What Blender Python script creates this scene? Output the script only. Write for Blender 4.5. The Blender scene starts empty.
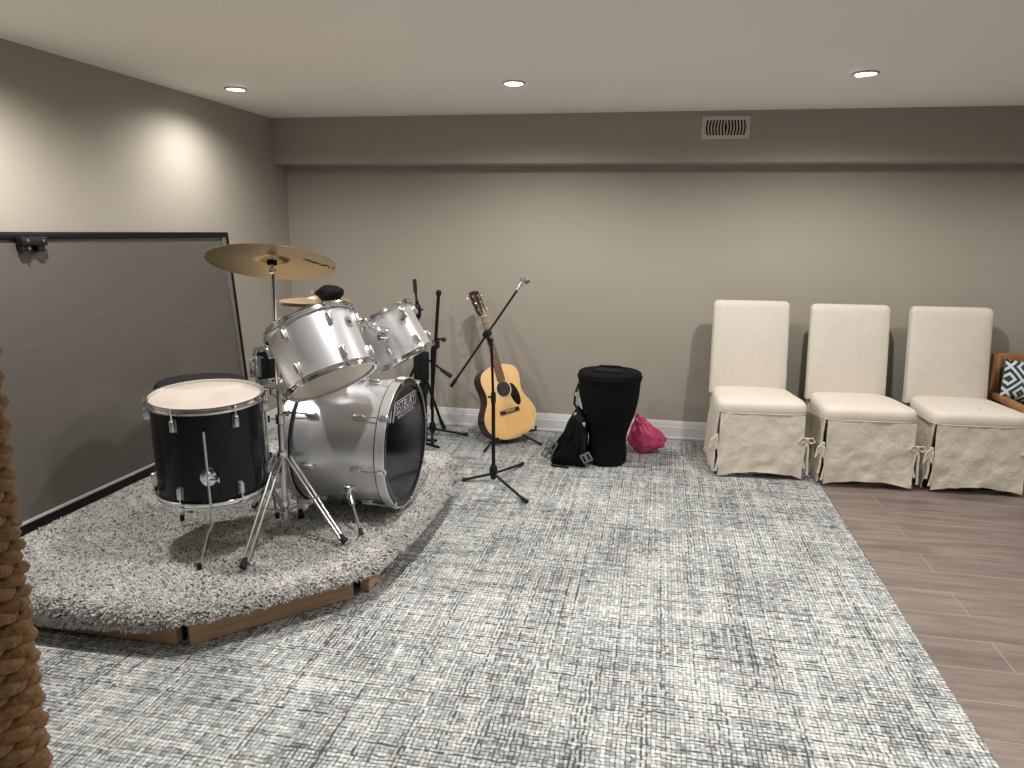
import bpy, bmesh, math, random
import numpy as np
from mathutils import Vector, Matrix, Quaternion, noise

random.seed(7)
rng = np.random.default_rng(7)
COL = bpy.context.scene.collection
PI = math.pi
R = math.radians
V = Vector

# ------------------------------------------------------------------ materials
MATS = {}


class NT:
    """small node-tree helper"""
    def __init__(self, name):
        self.m = bpy.data.materials.new(name)
        self.m.use_nodes = True
        self.t = self.m.node_tree
        self.t.nodes.clear()
        self.out = self.n('ShaderNodeOutputMaterial')

    def n(self, kind, **kw):
        nd = self.t.nodes.new(kind)
        for k, v in kw.items():
            if k.startswith('i_'):
                nd.inputs[k[2:].replace('_', ' ')].default_value = v
            else:
                setattr(nd, k, v)
        return nd

    def l(self, a, b):
        self.t.links.new(a, b)

    def principled(self, col=(.5, .5, .5), rough=.5, metal=0., **kw):
        p = self.n('ShaderNodeBsdfPrincipled')
        p.inputs['Base Color'].default_value = (*col, 1)
        p.inputs['Roughness'].default_value = rough
        p.inputs['Metallic'].default_value = metal
        for k, v in kw.items():
            p.inputs[k.replace('_', ' ')].default_value = v
        self.l(p.outputs[0], self.out.inputs[0])
        self.p = p
        return p

    def coord(self, scale=(1, 1, 1), rot=(0, 0, 0), which='Object'):
        tc = self.n('ShaderNodeTexCoord')
        mp = self.n('ShaderNodeMapping')
        mp.inputs['Scale'].default_value = scale
        mp.inputs['Rotation'].default_value = rot
        self.l(tc.outputs[which], mp.inputs[0])
        return mp.outputs[0]

    def noise(self, vec, scale=5., detail=3., rough=.5):
        nd = self.n('ShaderNodeTexNoise')
        nd.inputs['Scale'].default_value = scale
        nd.inputs['Detail'].default_value = detail
        nd.inputs['Roughness'].default_value = rough
        self.l(vec, nd.inputs['Vector'])
        return nd.outputs['Fac']

    def ramp(self, fac, stops, interp='LINEAR'):
        nd = self.n('ShaderNodeValToRGB')
        cr = nd.color_ramp
        cr.interpolation = interp
        while len(cr.elements) < len(stops):
            cr.elements.new(.5)
        for e, (p, c) in zip(cr.elements, stops):
            e.position = p
            e.color = (*c, 1) if len(c) == 3 else c
        self.l(fac, nd.inputs[0])
        return nd.outputs[0]

    def mix(self, fac, a, b, mode='MIX'):
        nd = self.n('ShaderNodeMix', data_type='RGBA', blend_type=mode)
        for src, idx in ((fac, 0), (a, 6), (b, 7)):
            if isinstance(src, (int, float)):
                nd.inputs[idx].default_value = src
            elif isinstance(src, tuple):
                nd.inputs[idx].default_value = (*src, 1)
            else:
                self.l(src, nd.inputs[idx])
        return nd.outputs[2]

    def math(self, op, a, b=0., c=None):
        nd = self.n('ShaderNodeMath', operation=op)
        for i, s in enumerate((a, b, c)):
            if s is None:
                continue
            if isinstance(s, (int, float)):
                nd.inputs[i].default_value = s
            else:
                self.l(s, nd.inputs[i])
        return nd.outputs[0]

    def bump(self, h, strength=.3, dist=.01):
        b = self.n('ShaderNodeBump')
        b.inputs['Strength'].default_value = strength
        b.inputs['Distance'].default_value = dist
        self.l(h, b.inputs['Height'])
        self.l(b.outputs[0], self.p.inputs['Normal'])


def simple(name, col, rough=.5, metal=0., var=.06, nscale=40., bump=0., **kw):
    """procedural material: a base colour with slight noise variation"""
    k = NT(name)
    k.principled(col, rough, metal, **kw)
    co = k.coord()
    nz = k.noise(co, nscale, 3)
    lo = tuple(max(0, c * (1 - var)) for c in col)
    hi = tuple(min(1, c * (1 + var)) for c in col)
    k.l(k.ramp(nz, [(.3, lo), (.7, hi)]), k.p.inputs['Base Color'])
    if bump:
        k.bump(nz, bump, .002)
    MATS[name] = k.m
    return k.m


wall_m = simple('wall_paint', (.36, .335, .290), .75, var=.012, nscale=120, bump=.05)
ceil_m = simple('ceiling_paint', (.92, .905, .87), .8, var=.01, nscale=90)
base_m = simple('white_trim_paint', (.66, .66, .67), .4, var=.01)
chrome = simple('chrome', (.78, .79, .80), .12, 1., var=.03)
chrome_r = simple('brushed_chrome', (.62, .63, .64), .28, 1., var=.05, nscale=200)
black_metal = simple('black_metal', (.006, .006, .007), .4, 0., var=.1, Specular_IOR_Level=.3)
black_gloss = simple('black_drum_wrap', (.003, .0035, .007), .16, 0., var=.1, Specular_IOR_Level=.30)
black_plastic = simple('black_plastic', (.006, .006, .007), .5, var=.1, Specular_IOR_Level=.35)
black_rubber = simple('black_rubber', (.012, .012, .012), .8, var=.1)
black_cloth = simple('black_nylon', (.0035, .0035, .0045), .8, var=.25, nscale=300, bump=.2, Specular_IOR_Level=.15)
black_cloth2 = simple('black_padded_fabric', (.006, .006, .0075), .75, var=.3, nscale=60, bump=.2, Specular_IOR_Level=.25)
badge_m = simple('badge_metal', (.42, .43, .46), .3, .8)
grey_plastic = simple('grey_plastic', (.16, .16, .165), .5, var=.1)
head_clear = simple('drum_head_coated', (.44, .39, .345), .42, var=.05, nscale=12)
head_bottom = simple('drum_head_bottom', (.70, .60, .51), .3, var=.05, nscale=10)
head_black = simple('drum_head_black', (.003, .003, .005), .12, var=.1, nscale=10, Specular_IOR_Level=.25)
white_print = simple('white_print', (.55, .56, .60), .5, var=.03)
vent_m = simple('vent_metal', (.60, .565, .50), .5, var=.03)
vent_dark = simple('vent_interior', (.012, .011, .010), .9, var=.2)
pink_m = simple('pink_plastic', (.60, .065, .19), .34, var=.15, nscale=12)
lens_trim = simple('lamp_trim', (.5, .5, .49), .4, var=.02)
panel_frame_m = simple('black_frame_metal', (.004, .004, .004), .4, 0., var=.1, Specular_IOR_Level=.25)
panel_line = simple('white_line_paint', (.5, .5, .5), .5, var=.02)
tube_grey = simple('grey_tube_metal', (.22, .21, .20), .4, .6, var=.05)
guitar_side = simple('guitar_mahogany', (.045, .009, .008), .22, var=.3, nscale=25)
guitar_dark = simple('guitar_dark_wood', (.030, .011, .008), .3, var=.3, nscale=40)
ivory = simple('ivory_plastic', (.62, .56, .45), .4, var=.03)
soundhole_m = simple('soundhole_shadow', (.035, .016, .008), .8, var=.1)
pickguard_m = simple('pickguard', (.010, .007, .006), .15, var=.1)
string_m = simple('string_metal', (.6, .55, .45), .3, 1., var=.05)
snare_tape = simple('white_tape', (.55, .54, .50), .6, var=.05)

# silver sparkle wrap of the drums
k = NT('silver_drum_wrap')
k.principled((.52, .53, .55), .30, .70)
co = k.coord()
sp = k.noise(co, 900, 2)
k.l(k.ramp(sp, [(.3, (.70, .71, .74)), (.7, (.84, .85, .89))]), k.p.inputs['Base Color'])
silver = k.m

# cymbal bronze
k = NT('cymbal_bronze')
k.principled((.55, .40, .18), .27, 1.)
co = k.coord()
sep = k.n('ShaderNodeSeparateXYZ')
k.l(co, sep.inputs[0])
rad = k.math('SQRT', k.math('ADD', k.math('MULTIPLY', sep.outputs[0], sep.outputs[0]), k.math('MULTIPLY', sep.outputs[1], sep.outputs[1])))
wv = k.math('SINE', k.math('MULTIPLY', rad, 1500.))
k.l(k.mix(k.noise(co, 9, 3), (.60, .42, .19), (.50, .36, .17)), k.p.inputs['Base Color'])
k.bump(wv, .12, .0006)
cym_m = k.m
hat_m = simple('pale_cymbal', (.62, .46, .30), .35, .75, var=.1, nscale=20)

# spruce guitar top
k = NT('guitar_spruce')
k.principled((.62, .36, .12), .22)
co = k.coord((120, 4, 4))
g = k.noise(co, 1., 4)
k.l(k.ramp(g, [(.3, (.80, .48, .185)), (.7, (.90, .58, .245))]), k.p.inputs['Base Color'])
spruce = k.m

# pine of the riser boards
k = NT('riser_pine')
k.principled((.30, .16, .08), .6)
g = k.noise(k.coord((2.5, 2.5, 45)), 1.5, 5, .6)
g2 = k.noise(k.coord((3, 3, 7)), 1.2, 2)
c1 = k.ramp(g, [(.3, (.40, .25, .145)), (.7, (.58, .37, .225))])
k.l(k.mix(k.ramp(g2, [(.60, (0, 0, 0)), (.66, (1, 1, 1))]), c1, (.12, .055, .028)), k.p.inputs['Base Color'])
pine = k.m

chair_wood = simple('oak_wood', (.36, .17, .07), .5, var=.2, nscale=14)

# greyish laminate planks
k = NT('laminate_floor')
k.principled((.3, .25, .22), .38)
co = k.coord()
br = k.n('ShaderNodeTexBrick')
br.offset = .37
br.inputs['Scale'].default_value = 1.
br.inputs['Brick Width'].default_value = 1.22
br.inputs['Row Height'].default_value = .19
br.inputs['Mortar Size'].default_value = .0022
br.inputs['Mortar Smooth'].default_value = .3
br.inputs['Color1'].default_value = (.0, .0, .0, 1)
br.inputs['Color2'].default_value = (1, 1, 1, 1)
br.inputs['Mortar'].default_value = (.5, .5, .5, 1)
k.l(co, br.inputs['Vector'])
gr = k.noise(k.coord((1.6, 16, 1)), 1.6, 6, .65)
gr2 = k.noise(k.coord((3.5, 14, 1)), .55, 4, .6)
base = k.ramp(gr, [(.25, (.135, .105, .092)), (.5, (.225, .183, .162)), (.78, (.315, .265, .235))])
b2 = k.mix(k.math('MULTIPLY', br.outputs['Color'], .28), base, (.15, .122, .112))
b3 = k.mix(k.ramp(gr2, [(.50, (0, 0, 0)), (.68, (.75, .75, .75))]), b2, (.12, .093, .080))
k.l(k.mix(br.outputs['Fac'], b3, (.33, .28, .24)), k.p.inputs['Base Color'])
k.bump(k.math('SUBTRACT', gr, br.outputs['Fac']), .12, .003)
laminate = k.m


# woven tweed rug
def woven():
    k = NT('woven_tweed')
    k.principled((.5, .5, .5), .9)
    tc = k.n('ShaderNodeTexCoord')
    sx = k.n('ShaderNodeSeparateXYZ')
    k.l(tc.outputs['Object'], sx.inputs[0])
    cw, ch = .0135, .0150
    wob = k.noise(k.coord((1, 1, 1)), 22, 2)
    wob2 = k.noise(k.coord((1, 1, 1)), 24, 2)
    u = k.math('ADD', k.math('DIVIDE', sx.outputs[0], cw), k.math('MULTIPLY', wob, 1.0))
    v = k.math('ADD', k.math('DIVIDE', sx.outputs[1], ch), k.math('MULTIPLY', wob2, 1.0))
    iu, iv = k.math('FLOOR', u), k.math('FLOOR', v)
    fu, fv = k.math('FRACT', u), k.math('FRACT', v)
    du = k.math('ABSOLUTE', k.math('SUBTRACT', fu, .5))      # 0 in the middle of a loop, .5 at its border
    dv = k.math('ABSOLUTE', k.math('SUBTRACT', fv, .5))

    def cell(x, y, s):
        cb = k.n('ShaderNodeCombineXYZ')
        k.l(x, cb.inputs[0])
        k.l(y, cb.inputs[1])
        cb.inputs[2].default_value = s
        w = k.n('ShaderNodeTexWhiteNoise', noise_dimensions='3D')
        k.l(cb.outputs[0], w.inputs[0])
        return w.outputs['Value']

    # borders belong to the warp line iu2 / weft line iv2 next to the loop
    iu2 = k.math('FLOOR', k.math('ADD', u, .5))
    iv2 = k.math('FLOOR', k.math('ADD', v, .5))
    r1 = cell(iu, iv, 1.)
    # how dark each warp / weft line is, changing along its length
    cu_ = cell(iu2, iv, 12.)
    cv_ = cell(iu, iv2, 13.)
    lu = k.math('MULTIPLY', cell(iu2, k.math('FLOOR', k.math('DIVIDE', v, 19.)), 2.), cu_)
    lv = k.math('MULTIPLY', cell(k.math('FLOOR', k.math('DIVIDE', u, 23.)), iv2, 3.), cv_)
    lu2 = cell(iu2, k.math('FLOOR', k.math('DIVIDE', v, 71.)), 4.)
    lv2 = cell(k.math('FLOOR', k.math('DIVIDE', u, 63.)), iv2, 5.)
    blot = k.noise(k.coord((1.6, 1, 1)), 2.6, 3, .6)
    fibre = k.noise(k.coord((1, 1, 1)), 330, 3, .6)
    bl = k.math('SUBTRACT', blot, .5)
    # loop tone
    ru = cell(iu, k.math('FLOOR', k.math('DIVIDE', iv, 21.)), 6.)
    rv = cell(k.math('FLOOR', k.math('DIVIDE', iu, 17.)), iv, 8.)
    s = k.math('ADD', k.math('MULTIPLY', r1, .30), k.math('MULTIPLY', ru, .20))
    s = k.math('ADD', s, k.math('MULTIPLY', rv, .22))
    s = k.math('ADD', s, k.math('MULTIPLY', fibre, .45))
    s = k.math('ADD', s, k.math('MULTIPLY', bl, .40))
    tone = k.ramp(s, [(.22, (.12, .127, .140)), (.42, (.33, .347, .36)), (.60, (.515, .535, .54)), (.85, (.74, .755, .745))])
    tint = k.ramp(cell(k.math('FLOOR', k.math('DIVIDE', iu, 3.)), iv, 9.), [(.0, (.92, .97, 1.)), (.5, (1, 1, 1)), (1., (1., .985, .93))])
    tone = k.mix(1., tone, tint, 'MULTIPLY')
    # dark backing in the borders
    wu = k.math('ADD', k.math('ADD', k.math('MULTIPLY', lu, .20), .075), k.math('MULTIPLY', k.math('MULTIPLY', k.math('POWER', lu2, 3.), cu_), .26))
    wv_ = k.math('ADD', k.math('ADD', k.math('MULTIPLY', lv, .22), .085), k.math('MULTIPLY', k.math('MULTIPLY', k.math('POWER', lv2, 3.), cv_), .26))
    wu = k.math('ADD', wu, k.math('ADD', k.math('MULTIPLY', bl, -.30), .03))
    wv_ = k.math('ADD', wv_, k.math('ADD', k.math('MULTIPLY', bl, -.30), .02))
    fj = k.math('MULTIPLY', k.math('SUBTRACT', fibre, .5), .55)
    gu = k.math('SUBTRACT', k.math('ADD', k.math('ADD', du, wu), fj), .5)
    gv = k.math('SUBTRACT', k.math('ADD', k.math('ADD', dv, wv_), fj), .5)
    corner = k.math('SUBTRACT', k.math('ADD', k.math('ADD', du, dv), fj), k.math('SUBTRACT', .84, k.math('MULTIPLY', cell(iu2, iv2, 14.), .30)))
    gap = k.math('MAXIMUM', k.math('MAXIMUM', gu, gv), corner)
    gapm = k.ramp(gap, [(.0, (0, 0, 0)), (.09, (.38, .38, .38)), (.26, (1, 1, 1))])
    k.l(k.mix(k.math('MULTIPLY', gapm, .93), tone, (.035, .037, .042)), k.p.inputs['Base Color'])
    hgt = k.math('SUBTRACT', k.math('MULTIPLY', fibre, .3), gapm)
    k.bump(hgt, .6, .003)
    return k.m


tweed = woven()

# shag pile: colour differs from tuft to tuft
k = NT('shag_pile')
k.principled((.6, .6, .6), .85)
geo = k.n('ShaderNodeNewGeometry')
pr_ = k.ramp(geo.outputs['Random Per Island'], [(0., (.07, .07, .07)), (.07, (.22, .215, .21)), (.15, (.60, .595, .58)), (.38, (.88, .875, .86)), (1., (.97, .965, .95))])
k.l(pr_, k.p.inputs['Base Color'])
tr = k.n('ShaderNodeBsdfTranslucent')
k.l(pr_, tr.inputs[0])
mx_ = k.n('ShaderNodeMixShader')
mx_.inputs[0].default_value = .40
k.l(k.p.outputs[0], mx_.inputs[1])
k.l(tr.outputs[0], mx_.inputs[2])
k.l(mx_.outputs[0], k.out.inputs[0])
shag_m = k.m
shag_back = simple('shag_backing', (.62, .61, .59), .9, var=.3, nscale=200)


# slipcover cloth
def cloth(name, col, wr=.35, scale=14.):
    k = NT(name)
    k.principled(col, .88, Sheen_Weight=.15)
    co = k.coord()
    fine = k.noise(k.coord((1, 1, 1)), 420, 2)
    mid = k.noise(co, 26, 4, .6)
    k.l(k.mix(.5, k.ramp(fine, [(.3, tuple(c * .90 for c in col)), (.7, col)]), k.ramp(mid, [(.35, tuple(c * .93 for c in col)), (.65, tuple(min(1, c * 1.03) for c in col))])), k.p.inputs['Base Color'])
    h = k.math('ADD', k.math('MULTIPLY', fine, .12), k.noise(co, scale, 4, .62))
    k.bump(h, wr, .012)
    return k.m


cover_m = cloth('slipcover_back', (.70, .655, .585), .12, 9)
seat_m = cloth('slipcover_seat', (.78, .725, .65), .10, 7)
skirt_m = cloth('slipcover_skirt', (.68, .625, .535), .75, 17)
tie_m = cloth('slipcover_tie', (.68, .62, .53), .2, 30)

# table board: very dark grey laminate with a soft sheen
k = NT('grey_board')
k.principled((.10, .093, .083), .45)
g = k.noise(k.coord((3, 3, 60)), 3., 4)
k.l(k.ramp(g, [(.3, (.095, .088, .079)), (.7, (.108, .101, .091))]), k.p.inputs['Base Color'])
board_m = k.m

# rope fibre
k = NT('rope_fibre')
k.principled((.32, .18, .075), .85)
g = k.noise(k.coord(), 170, 5, .7)
g2 = k.noise(k.coord(), 14, 3)
k.l(k.mix(k.math('MULTIPLY', g2, .5), k.ramp(g, [(.25, (.12, .062, .025)), (.5, (.38, .215, .092)), (.8, (.62, .40, .20))]), (.22, .12, .05)), k.p.inputs['Base Color'])
k.bump(g, .5, .003)
rope_m = k.m

# lamp lens (gives off light)
k = NT('lamp_lens')
em = k.n('ShaderNodeEmission')
em.inputs[0].default_value = (1, .96, .88, 1)
em.inputs[1].default_value = 14.
k.l(em.outputs[0], k.out.inputs[0])
lens_m = k.m

# pillow with nested diamonds
k = NT('pillow_pattern')
k.principled((.5, .5, .5), .85)
sx = k.n('ShaderNodeSeparateXYZ')
k.l(k.coord(), sx.inputs[0])
uu = k.math('ABSOLUTE', k.math('SUBTRACT', k.math('FRACT', k.math('MULTIPLY', k.math('ADD', sx.outputs[0], 5.035), 7.5)), .5))
vv = k.math('ABSOLUTE', k.math('SUBTRACT', k.math('FRACT', k.math('MULTIPLY', k.math('ADD', sx.outputs[2], 5.0), 6.5)), .5))
dd = k.math('FRACT', k.math('MULTIPLY', k.math('ADD', uu, vv), 3.6))
k.l(k.mix(k.math('GREATER_THAN', dd, .52), (.02, .045, .065), (.62, .68, .68)), k.p.inputs['Base Color'])
pillow_m = k.m

# knitted / woven grey blanket
k = NT('grey_weave')
k.principled((.2, .19, .17), .9)
sx = k.n('ShaderNodeSeparateXYZ')
k.l(k.coord(), sx.inputs[0])
st = k.math('SINE', k.math('MULTIPLY', sx.outputs[2], 260.))
sv = k.noise(k.coord((1, 1, 1)), 80, 3)
k.l(k.ramp(k.math('ADD', k.math('MULTIPLY', st, .25), sv), [(.3, (.10, .085, .075)), (.75, (.27, .25, .23))]), k.p.inputs['Base Color'])
weave_m = k.m


# ------------------------------------------------------------------ mesh helpers
def frame_from(z, hint=None):
    z = V(z).normalized()
    h = V(hint) if hint else (V((0, 0, 1)) if abs(z.z) < .95 else V((1, 0, 0)))
    x = h.cross(z)
    if x.length < 1e-6:
        x = V((1, 0, 0)).cross(z)
    x.normalize()
    y = z.cross(x)
    return Matrix((x, y, z)).transposed()


class MB:
    def __init__(self):
        self.v, self.f = [], []

    def add(self, vs, fs, M=None):
        o = len(self.v)
        for p in vs:
            p = V(p)
            self.v.append(M @ p if M is not None else p)
        self.f += [tuple(i + o for i in q) for q in fs]
        return self

    def box(self, c, s, rot=None, bev=0., seg=2):
        bm = bmesh.new()
        bmesh.ops.create_cube(bm, size=1.)
        for q in bm.verts:
            q.co = V((q.co.x * s[0], q.co.y * s[1], q.co.z * s[2]))
        if bev:
            bmesh.ops.bevel(bm, geom=list(bm.edges), offset=bev, segments=seg, profile=.5, affect='EDGES')
        bm.verts.index_update()
        M = Matrix.Translation(c)
        if rot is not None:
            M = M @ (rot.to_4x4() if isinstance(rot, Matrix) else rot.to_matrix().to_4x4())
        self.add([q.co.copy() for q in bm.verts], [tuple(x.index for x in f.verts) for f in bm.faces], M)
        bm.free()
        return self

    def tube(self, pts, r, n=10, cap=True, closed=False):
        pts = [V(p) for p in pts]
        m = len(pts)
        rs = r if isinstance(r, (list, tuple)) else [r] * m
        # parallel-transported frames
        tang = []
        for i in range(m):
            if closed:
                t = pts[(i + 1) % m] - pts[i - 1]
            else:
                t = pts[min(i + 1, m - 1)] - pts[max(i - 1, 0)]
            tang.append(t.normalized())
        F = frame_from(tang[0])
        x = F.col[0].copy()
        vs = []
        for i in range(m):
            t = tang[i]
            x = (x - t * x.dot(t)).normalized()
            y = t.cross(x)
            for j in range(n):
                a = 2 * PI * j / n
                vs.append(pts[i] + (x * math.cos(a) + y * math.sin(a)) * rs[i])
        fs = []
        for i in range(m if closed else m - 1):
            i2 = (i + 1) % m
            for j in range(n):
                j2 = (j + 1) % n
                fs.append((i * n + j, i * n + j2, i2 * n + j2, i2 * n + j))
        if cap and not closed:
            fs.append(tuple(reversed(range(n))))
            fs.append(tuple(range((m - 1) * n, m * n)))
        return self.add(vs, fs)

    def lathe(self, prof, n=48, M=None, a0=0., closed=False):
        """prof: (radius, z); revolve about z"""
        vs, fs = [], []
        m = len(prof)
        for r, z in prof:
            for j in range(n):
                a = a0 + 2 * PI * j / n
                vs.append((r * math.cos(a), r * math.sin(a), z))
        for i in range(m if closed else m - 1):
            i2 = (i + 1) % m
            for j in range(n):
                j2 = (j + 1) % n
                fs.append((i * n + j, i * n + j2, i2 * n + j2, i2 * n + j))
        if not closed:
            if prof[0][0] > 1e-5:
                fs.append(tuple(reversed(range(n))))
            if prof[-1][0] > 1e-5:
                fs.append(tuple(range((m - 1) * n, m * n)))
        return self.add(vs, fs, M)

    def prism(self, outline, z0, z1, M=None):
        n = len(outline)
        vs = [(x, y, z0) for x, y in outline] + [(x, y, z1) for x, y in outline]
        fs = [tuple(reversed(range(n))), tuple(range(n, 2 * n))]
        fs += [(i, (i + 1) % n, n + (i + 1) % n, n + i) for i in range(n)]
        return self.add(vs, fs, M)

    def grid(self, P):
        """P[i][j] points"""
        a, b = len(P), len(P[0])
        return self.add([q for row in P for q in row], [(i * b + j, i * b + j + 1, (i + 1) * b + j + 1, (i + 1) * b + j) for i in range(a - 1) for j in range(b - 1)])

    def build(self, name, mat, parent=None, world=False, smooth=True, angle=38, weld=True):
        me = bpy.data.meshes.new(name)
        vs = self.v
        if world and parent is not None:
            Mi = ROOTM[parent.name].inverted()
            vs = [Mi @ p for p in vs]
        me.from_pydata([tuple(p) for p in vs], [], self.f)
        if weld:
            bm = bmesh.new()
            bm.from_mesh(me)
            bmesh.ops.remove_doubles(bm, verts=bm.verts, dist=1e-6)
            bmesh.ops.recalc_face_normals(bm, faces=bm.faces)
            bm.to_mesh(me)
            bm.free()
        me.materials.append(mat)
        if smooth:
            me.polygons.foreach_set('use_smooth', [True] * len(me.polygons))
            me.set_sharp_from_angle(angle=R(angle))
        me.update()
        o = bpy.data.objects.new(name, me)
        COL.objects.link(o)
        if parent is not None:
            o.parent = parent
        return o


ROOTM = {}


def thing(name, label, cat, loc=(0, 0, 0), rot=None, group=None):
    o = bpy.data.objects.new(name, None)
    COL.objects.link(o)
    o.empty_display_size = .1
    o.location = loc
    if rot is not None:
        q = rot.to_quaternion() if isinstance(rot, Matrix) else rot
        o.rotation_mode = 'QUATERNION'
        o.rotation_quaternion = q
        ROOTM[o.name] = Matrix.Translation(loc) @ q.to_matrix().to_4x4()
    else:
        ROOTM[o.name] = Matrix.Translation(loc)
    tag(o, label, cat, group)
    return o


def tag(o, label, cat, group=None, kind=None):
    if label:
        o['label'] = label
    if cat:
        o['category'] = cat
    if group:
        o['group'] = group
    if kind:
        o['kind'] = kind
    return o


def struct(o):
    o['kind'] = 'structure'
    return o


def M_at(p, z, hint=None):
    return Matrix.Translation(V(p)) @ frame_from(z, hint).to_4x4()


def bar(mb, a, b, w, t, hint=(0, 0, 1)):
    a, b = V(a), V(b)
    F = frame_from(b - a, hint)
    return mb.box((a + b) / 2, (w, t, (b - a).length), F)


# ------------------------------------------------------------------ the room
XL, YB, ZC = -2.636, 5.062, 2.130
YS, ZS = 4.878, 1.829
XR, YF = 4.6, -2.6
T = .12
struct(MB().box(((XL + XR) / 2, (YB + YF) / 2, -.06), (XR - XL + .6, YB - YF + .6, .12)).build('floor', laminate))
struct(MB().box(((XL + XR) / 2, (YB + YF) / 2, ZC + .06), (XR - XL + .6, YB - YF + .6, .12)).build('ceiling', ceil_m))
struct(MB().box(((XL + XR) / 2, YB + T / 2, ZC / 2), (XR - XL + 2 * T, T, ZC)).build('wall_back', wall_m))
struct(MB().box((XL - T / 2, (YB + YF) / 2, ZC / 2), (T, YB - YF, ZC)).build('wall_left', wall_m))
struct(MB().box((XR + T / 2, (YB + YF) / 2, ZC / 2), (T, YB - YF, ZC)).build('wall_right', wall_m))
struct(MB().box(((XL + XR) / 2, YF - T / 2, ZC / 2), (XR - XL + 2 * T, T, ZC)).build('wall_front', wall_m))
# boxed-in duct along the top of the back wall
struct(MB().box(((XL + XR) / 2, (YS + YB) / 2, (ZS + ZC) / 2), (XR - XL, YB - YS, ZC - ZS)).build('trim_1', wall_m))
# baseboards with a stepped profile
prof = [(0, 0), (.016, 0), (.016, .012), (.019, .014), (.019, .026), (.016, .030), (.015, .095), (.012, .100), (.012, .112), (.009, .120), (.006, .134), (0, .138)]


def baseboard(name, a, b, nrm):
    a, b, nrm = V(a), V(b), V(nrm)
    P = [[a + nrm * d + V((0, 0, h)) for d, h in prof], [b + nrm * d + V((0, 0, h)) for d, h in prof]]
    struct(MB().grid(P).build(name, base_m, angle=25))


baseboard('baseboard_back', (XL, YB, 0), (XR, YB, 0), (0, -1, 0))
baseboard('baseboard_left', (XL, YF, 0), (XL, YB, 0), (1, 0, 0))
baseboard('baseboard_right', (XR, YF, 0), (XR, YB, 0), (-1, 0, 0))

# woven wall-to-wall rug covering the left part of the floor
RX = .968
zr = .009
rug = MB()
nx = 2
rug.box(((XL + .02 + RX) / 2, (YB - .02 + YF) / 2, zr / 2), (RX - XL - .02, YB - .02 - YF, zr), bev=.003)
o = rug.build('area_rug', tweed)
tag(o, 'large grey and white tweed woven rug covering most of the floor', 'rug')

# ceiling lights -----------------------------------------------------------
LY = 3.85
lights_v = [(-2.277, LY, 'recessed ceiling light in the corner above the leaning grey panel', (.10, .10)),
            (-.76, LY + .02, 'recessed ceiling light above the mic stand and guitar', (.0, .0)),
            (.885, LY, 'recessed ceiling light above the row of slipcovered chairs', (-.12, .05))]
for x, y, lab, tl in lights_v:
    t = thing('recessed_light', lab, 'ceiling light', (x, y, ZC), None, 'recessed ceiling lights')
    MB().lathe([(.058, -.001), (.058, -.006), (.050, -.009), (.045, -.006), (.044, -.001)], 40, closed=True).build('trim_ring', lens_trim, t)
    Mx = Matrix.Rotation(tl[0], 4, 'Y') @ Matrix.Rotation(tl[1], 4, 'X')
    MB().lathe([(0, -.004), (.026, -.0045), (.040, -.007), (.043, -.010), (.0, -.013)], 32, Mx).build('lens', lens_m, t)


def spot(x, y, power, size=142, blend=1.0, aim=(0, 0), rad=.035, col=(1, .945, .885)):
    L = bpy.data.lights.new('downlight', 'SPOT')
    L.energy = power
    L.spot_size = R(size)
    L.spot_blend = blend
    L.shadow_soft_size = rad
    L.color = col
    o = bpy.data.objects.new('downlight', L)
    COL.objects.link(o)
    o.location = (x, y, ZC - .05)
    o.rotation_euler = (aim[0], aim[1], 0)
    return o


for x_, y_, p_, sz_, bl_ in ((-2.277, LY, 38, 165, .9), (-.76, LY + .02, 64, 168, .6), (.885, LY, 64, 168, .6), (-2.08, 2.30, 80, 165, .7), (-.76, 2.30, 76, 140, 1), (.885, 2.30, 84, 125, 1),
                             (2.5, LY, 30, 165, .6), (2.5, 2.30, 60, 150, .8), (-.76, .1, 24, 140, 1), (.885, .4, 50, 120, 1), (2.5, .4, 60, 150, .8)):
    spot(x_, y_, p_, sz_, bl_)

# air vent -----------------------------------------------------------------
vx0, vx1, vz0, vz1 = .214, .496, 1.964, 2.097
vt = thing('air_vent', 'small rectangular air vent on the boxed duct near the ceiling', 'vent', ((vx0 + vx1) / 2, YS, vz0))
vcx, vcz = 0., (vz1 - vz0) / 2
w, h = vx1 - vx0, vz1 - vz0
fr = MB()
bw = .022
for cx, cz, sx_, sz_ in ((0, bw / 2, w, bw), (0, h - bw / 2, w, bw), (-w / 2 + bw / 2, h / 2, bw, h - 2 * bw), (w / 2 - bw / 2, h / 2, bw, h - 2 * bw)):
    fr.box((cx, -.004, cz), (sx_, .010, sz_))
fr.build('frame', vent_m, vt)
MB().box((0, -.0005, h / 2), (w - .01, .001, h - .01)).build('backing', vent_dark, vt)
sl = MB()
for half in (0, 1):
    zc0 = bw + (h - 2 * bw) * (.25 + .5 * half)
    for i in range(14):
        x = -w / 2 + bw + (w - 2 * bw) * i / 13
        curve_ = (x / (w / 2))
        dx = (.5 - half) * .014 * (-1 if True else 1) * (-1 if x < 0 else 1)
        hh = (h - 2 * bw) / 2
        bar(sl, (x + dx * .5, -.005, zc0 - hh / 2), (x - dx * .5, -.005, zc0 + hh / 2), .0075, .006, (0, 1, 0))
sl.build('slats', vent_m, vt)

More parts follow.
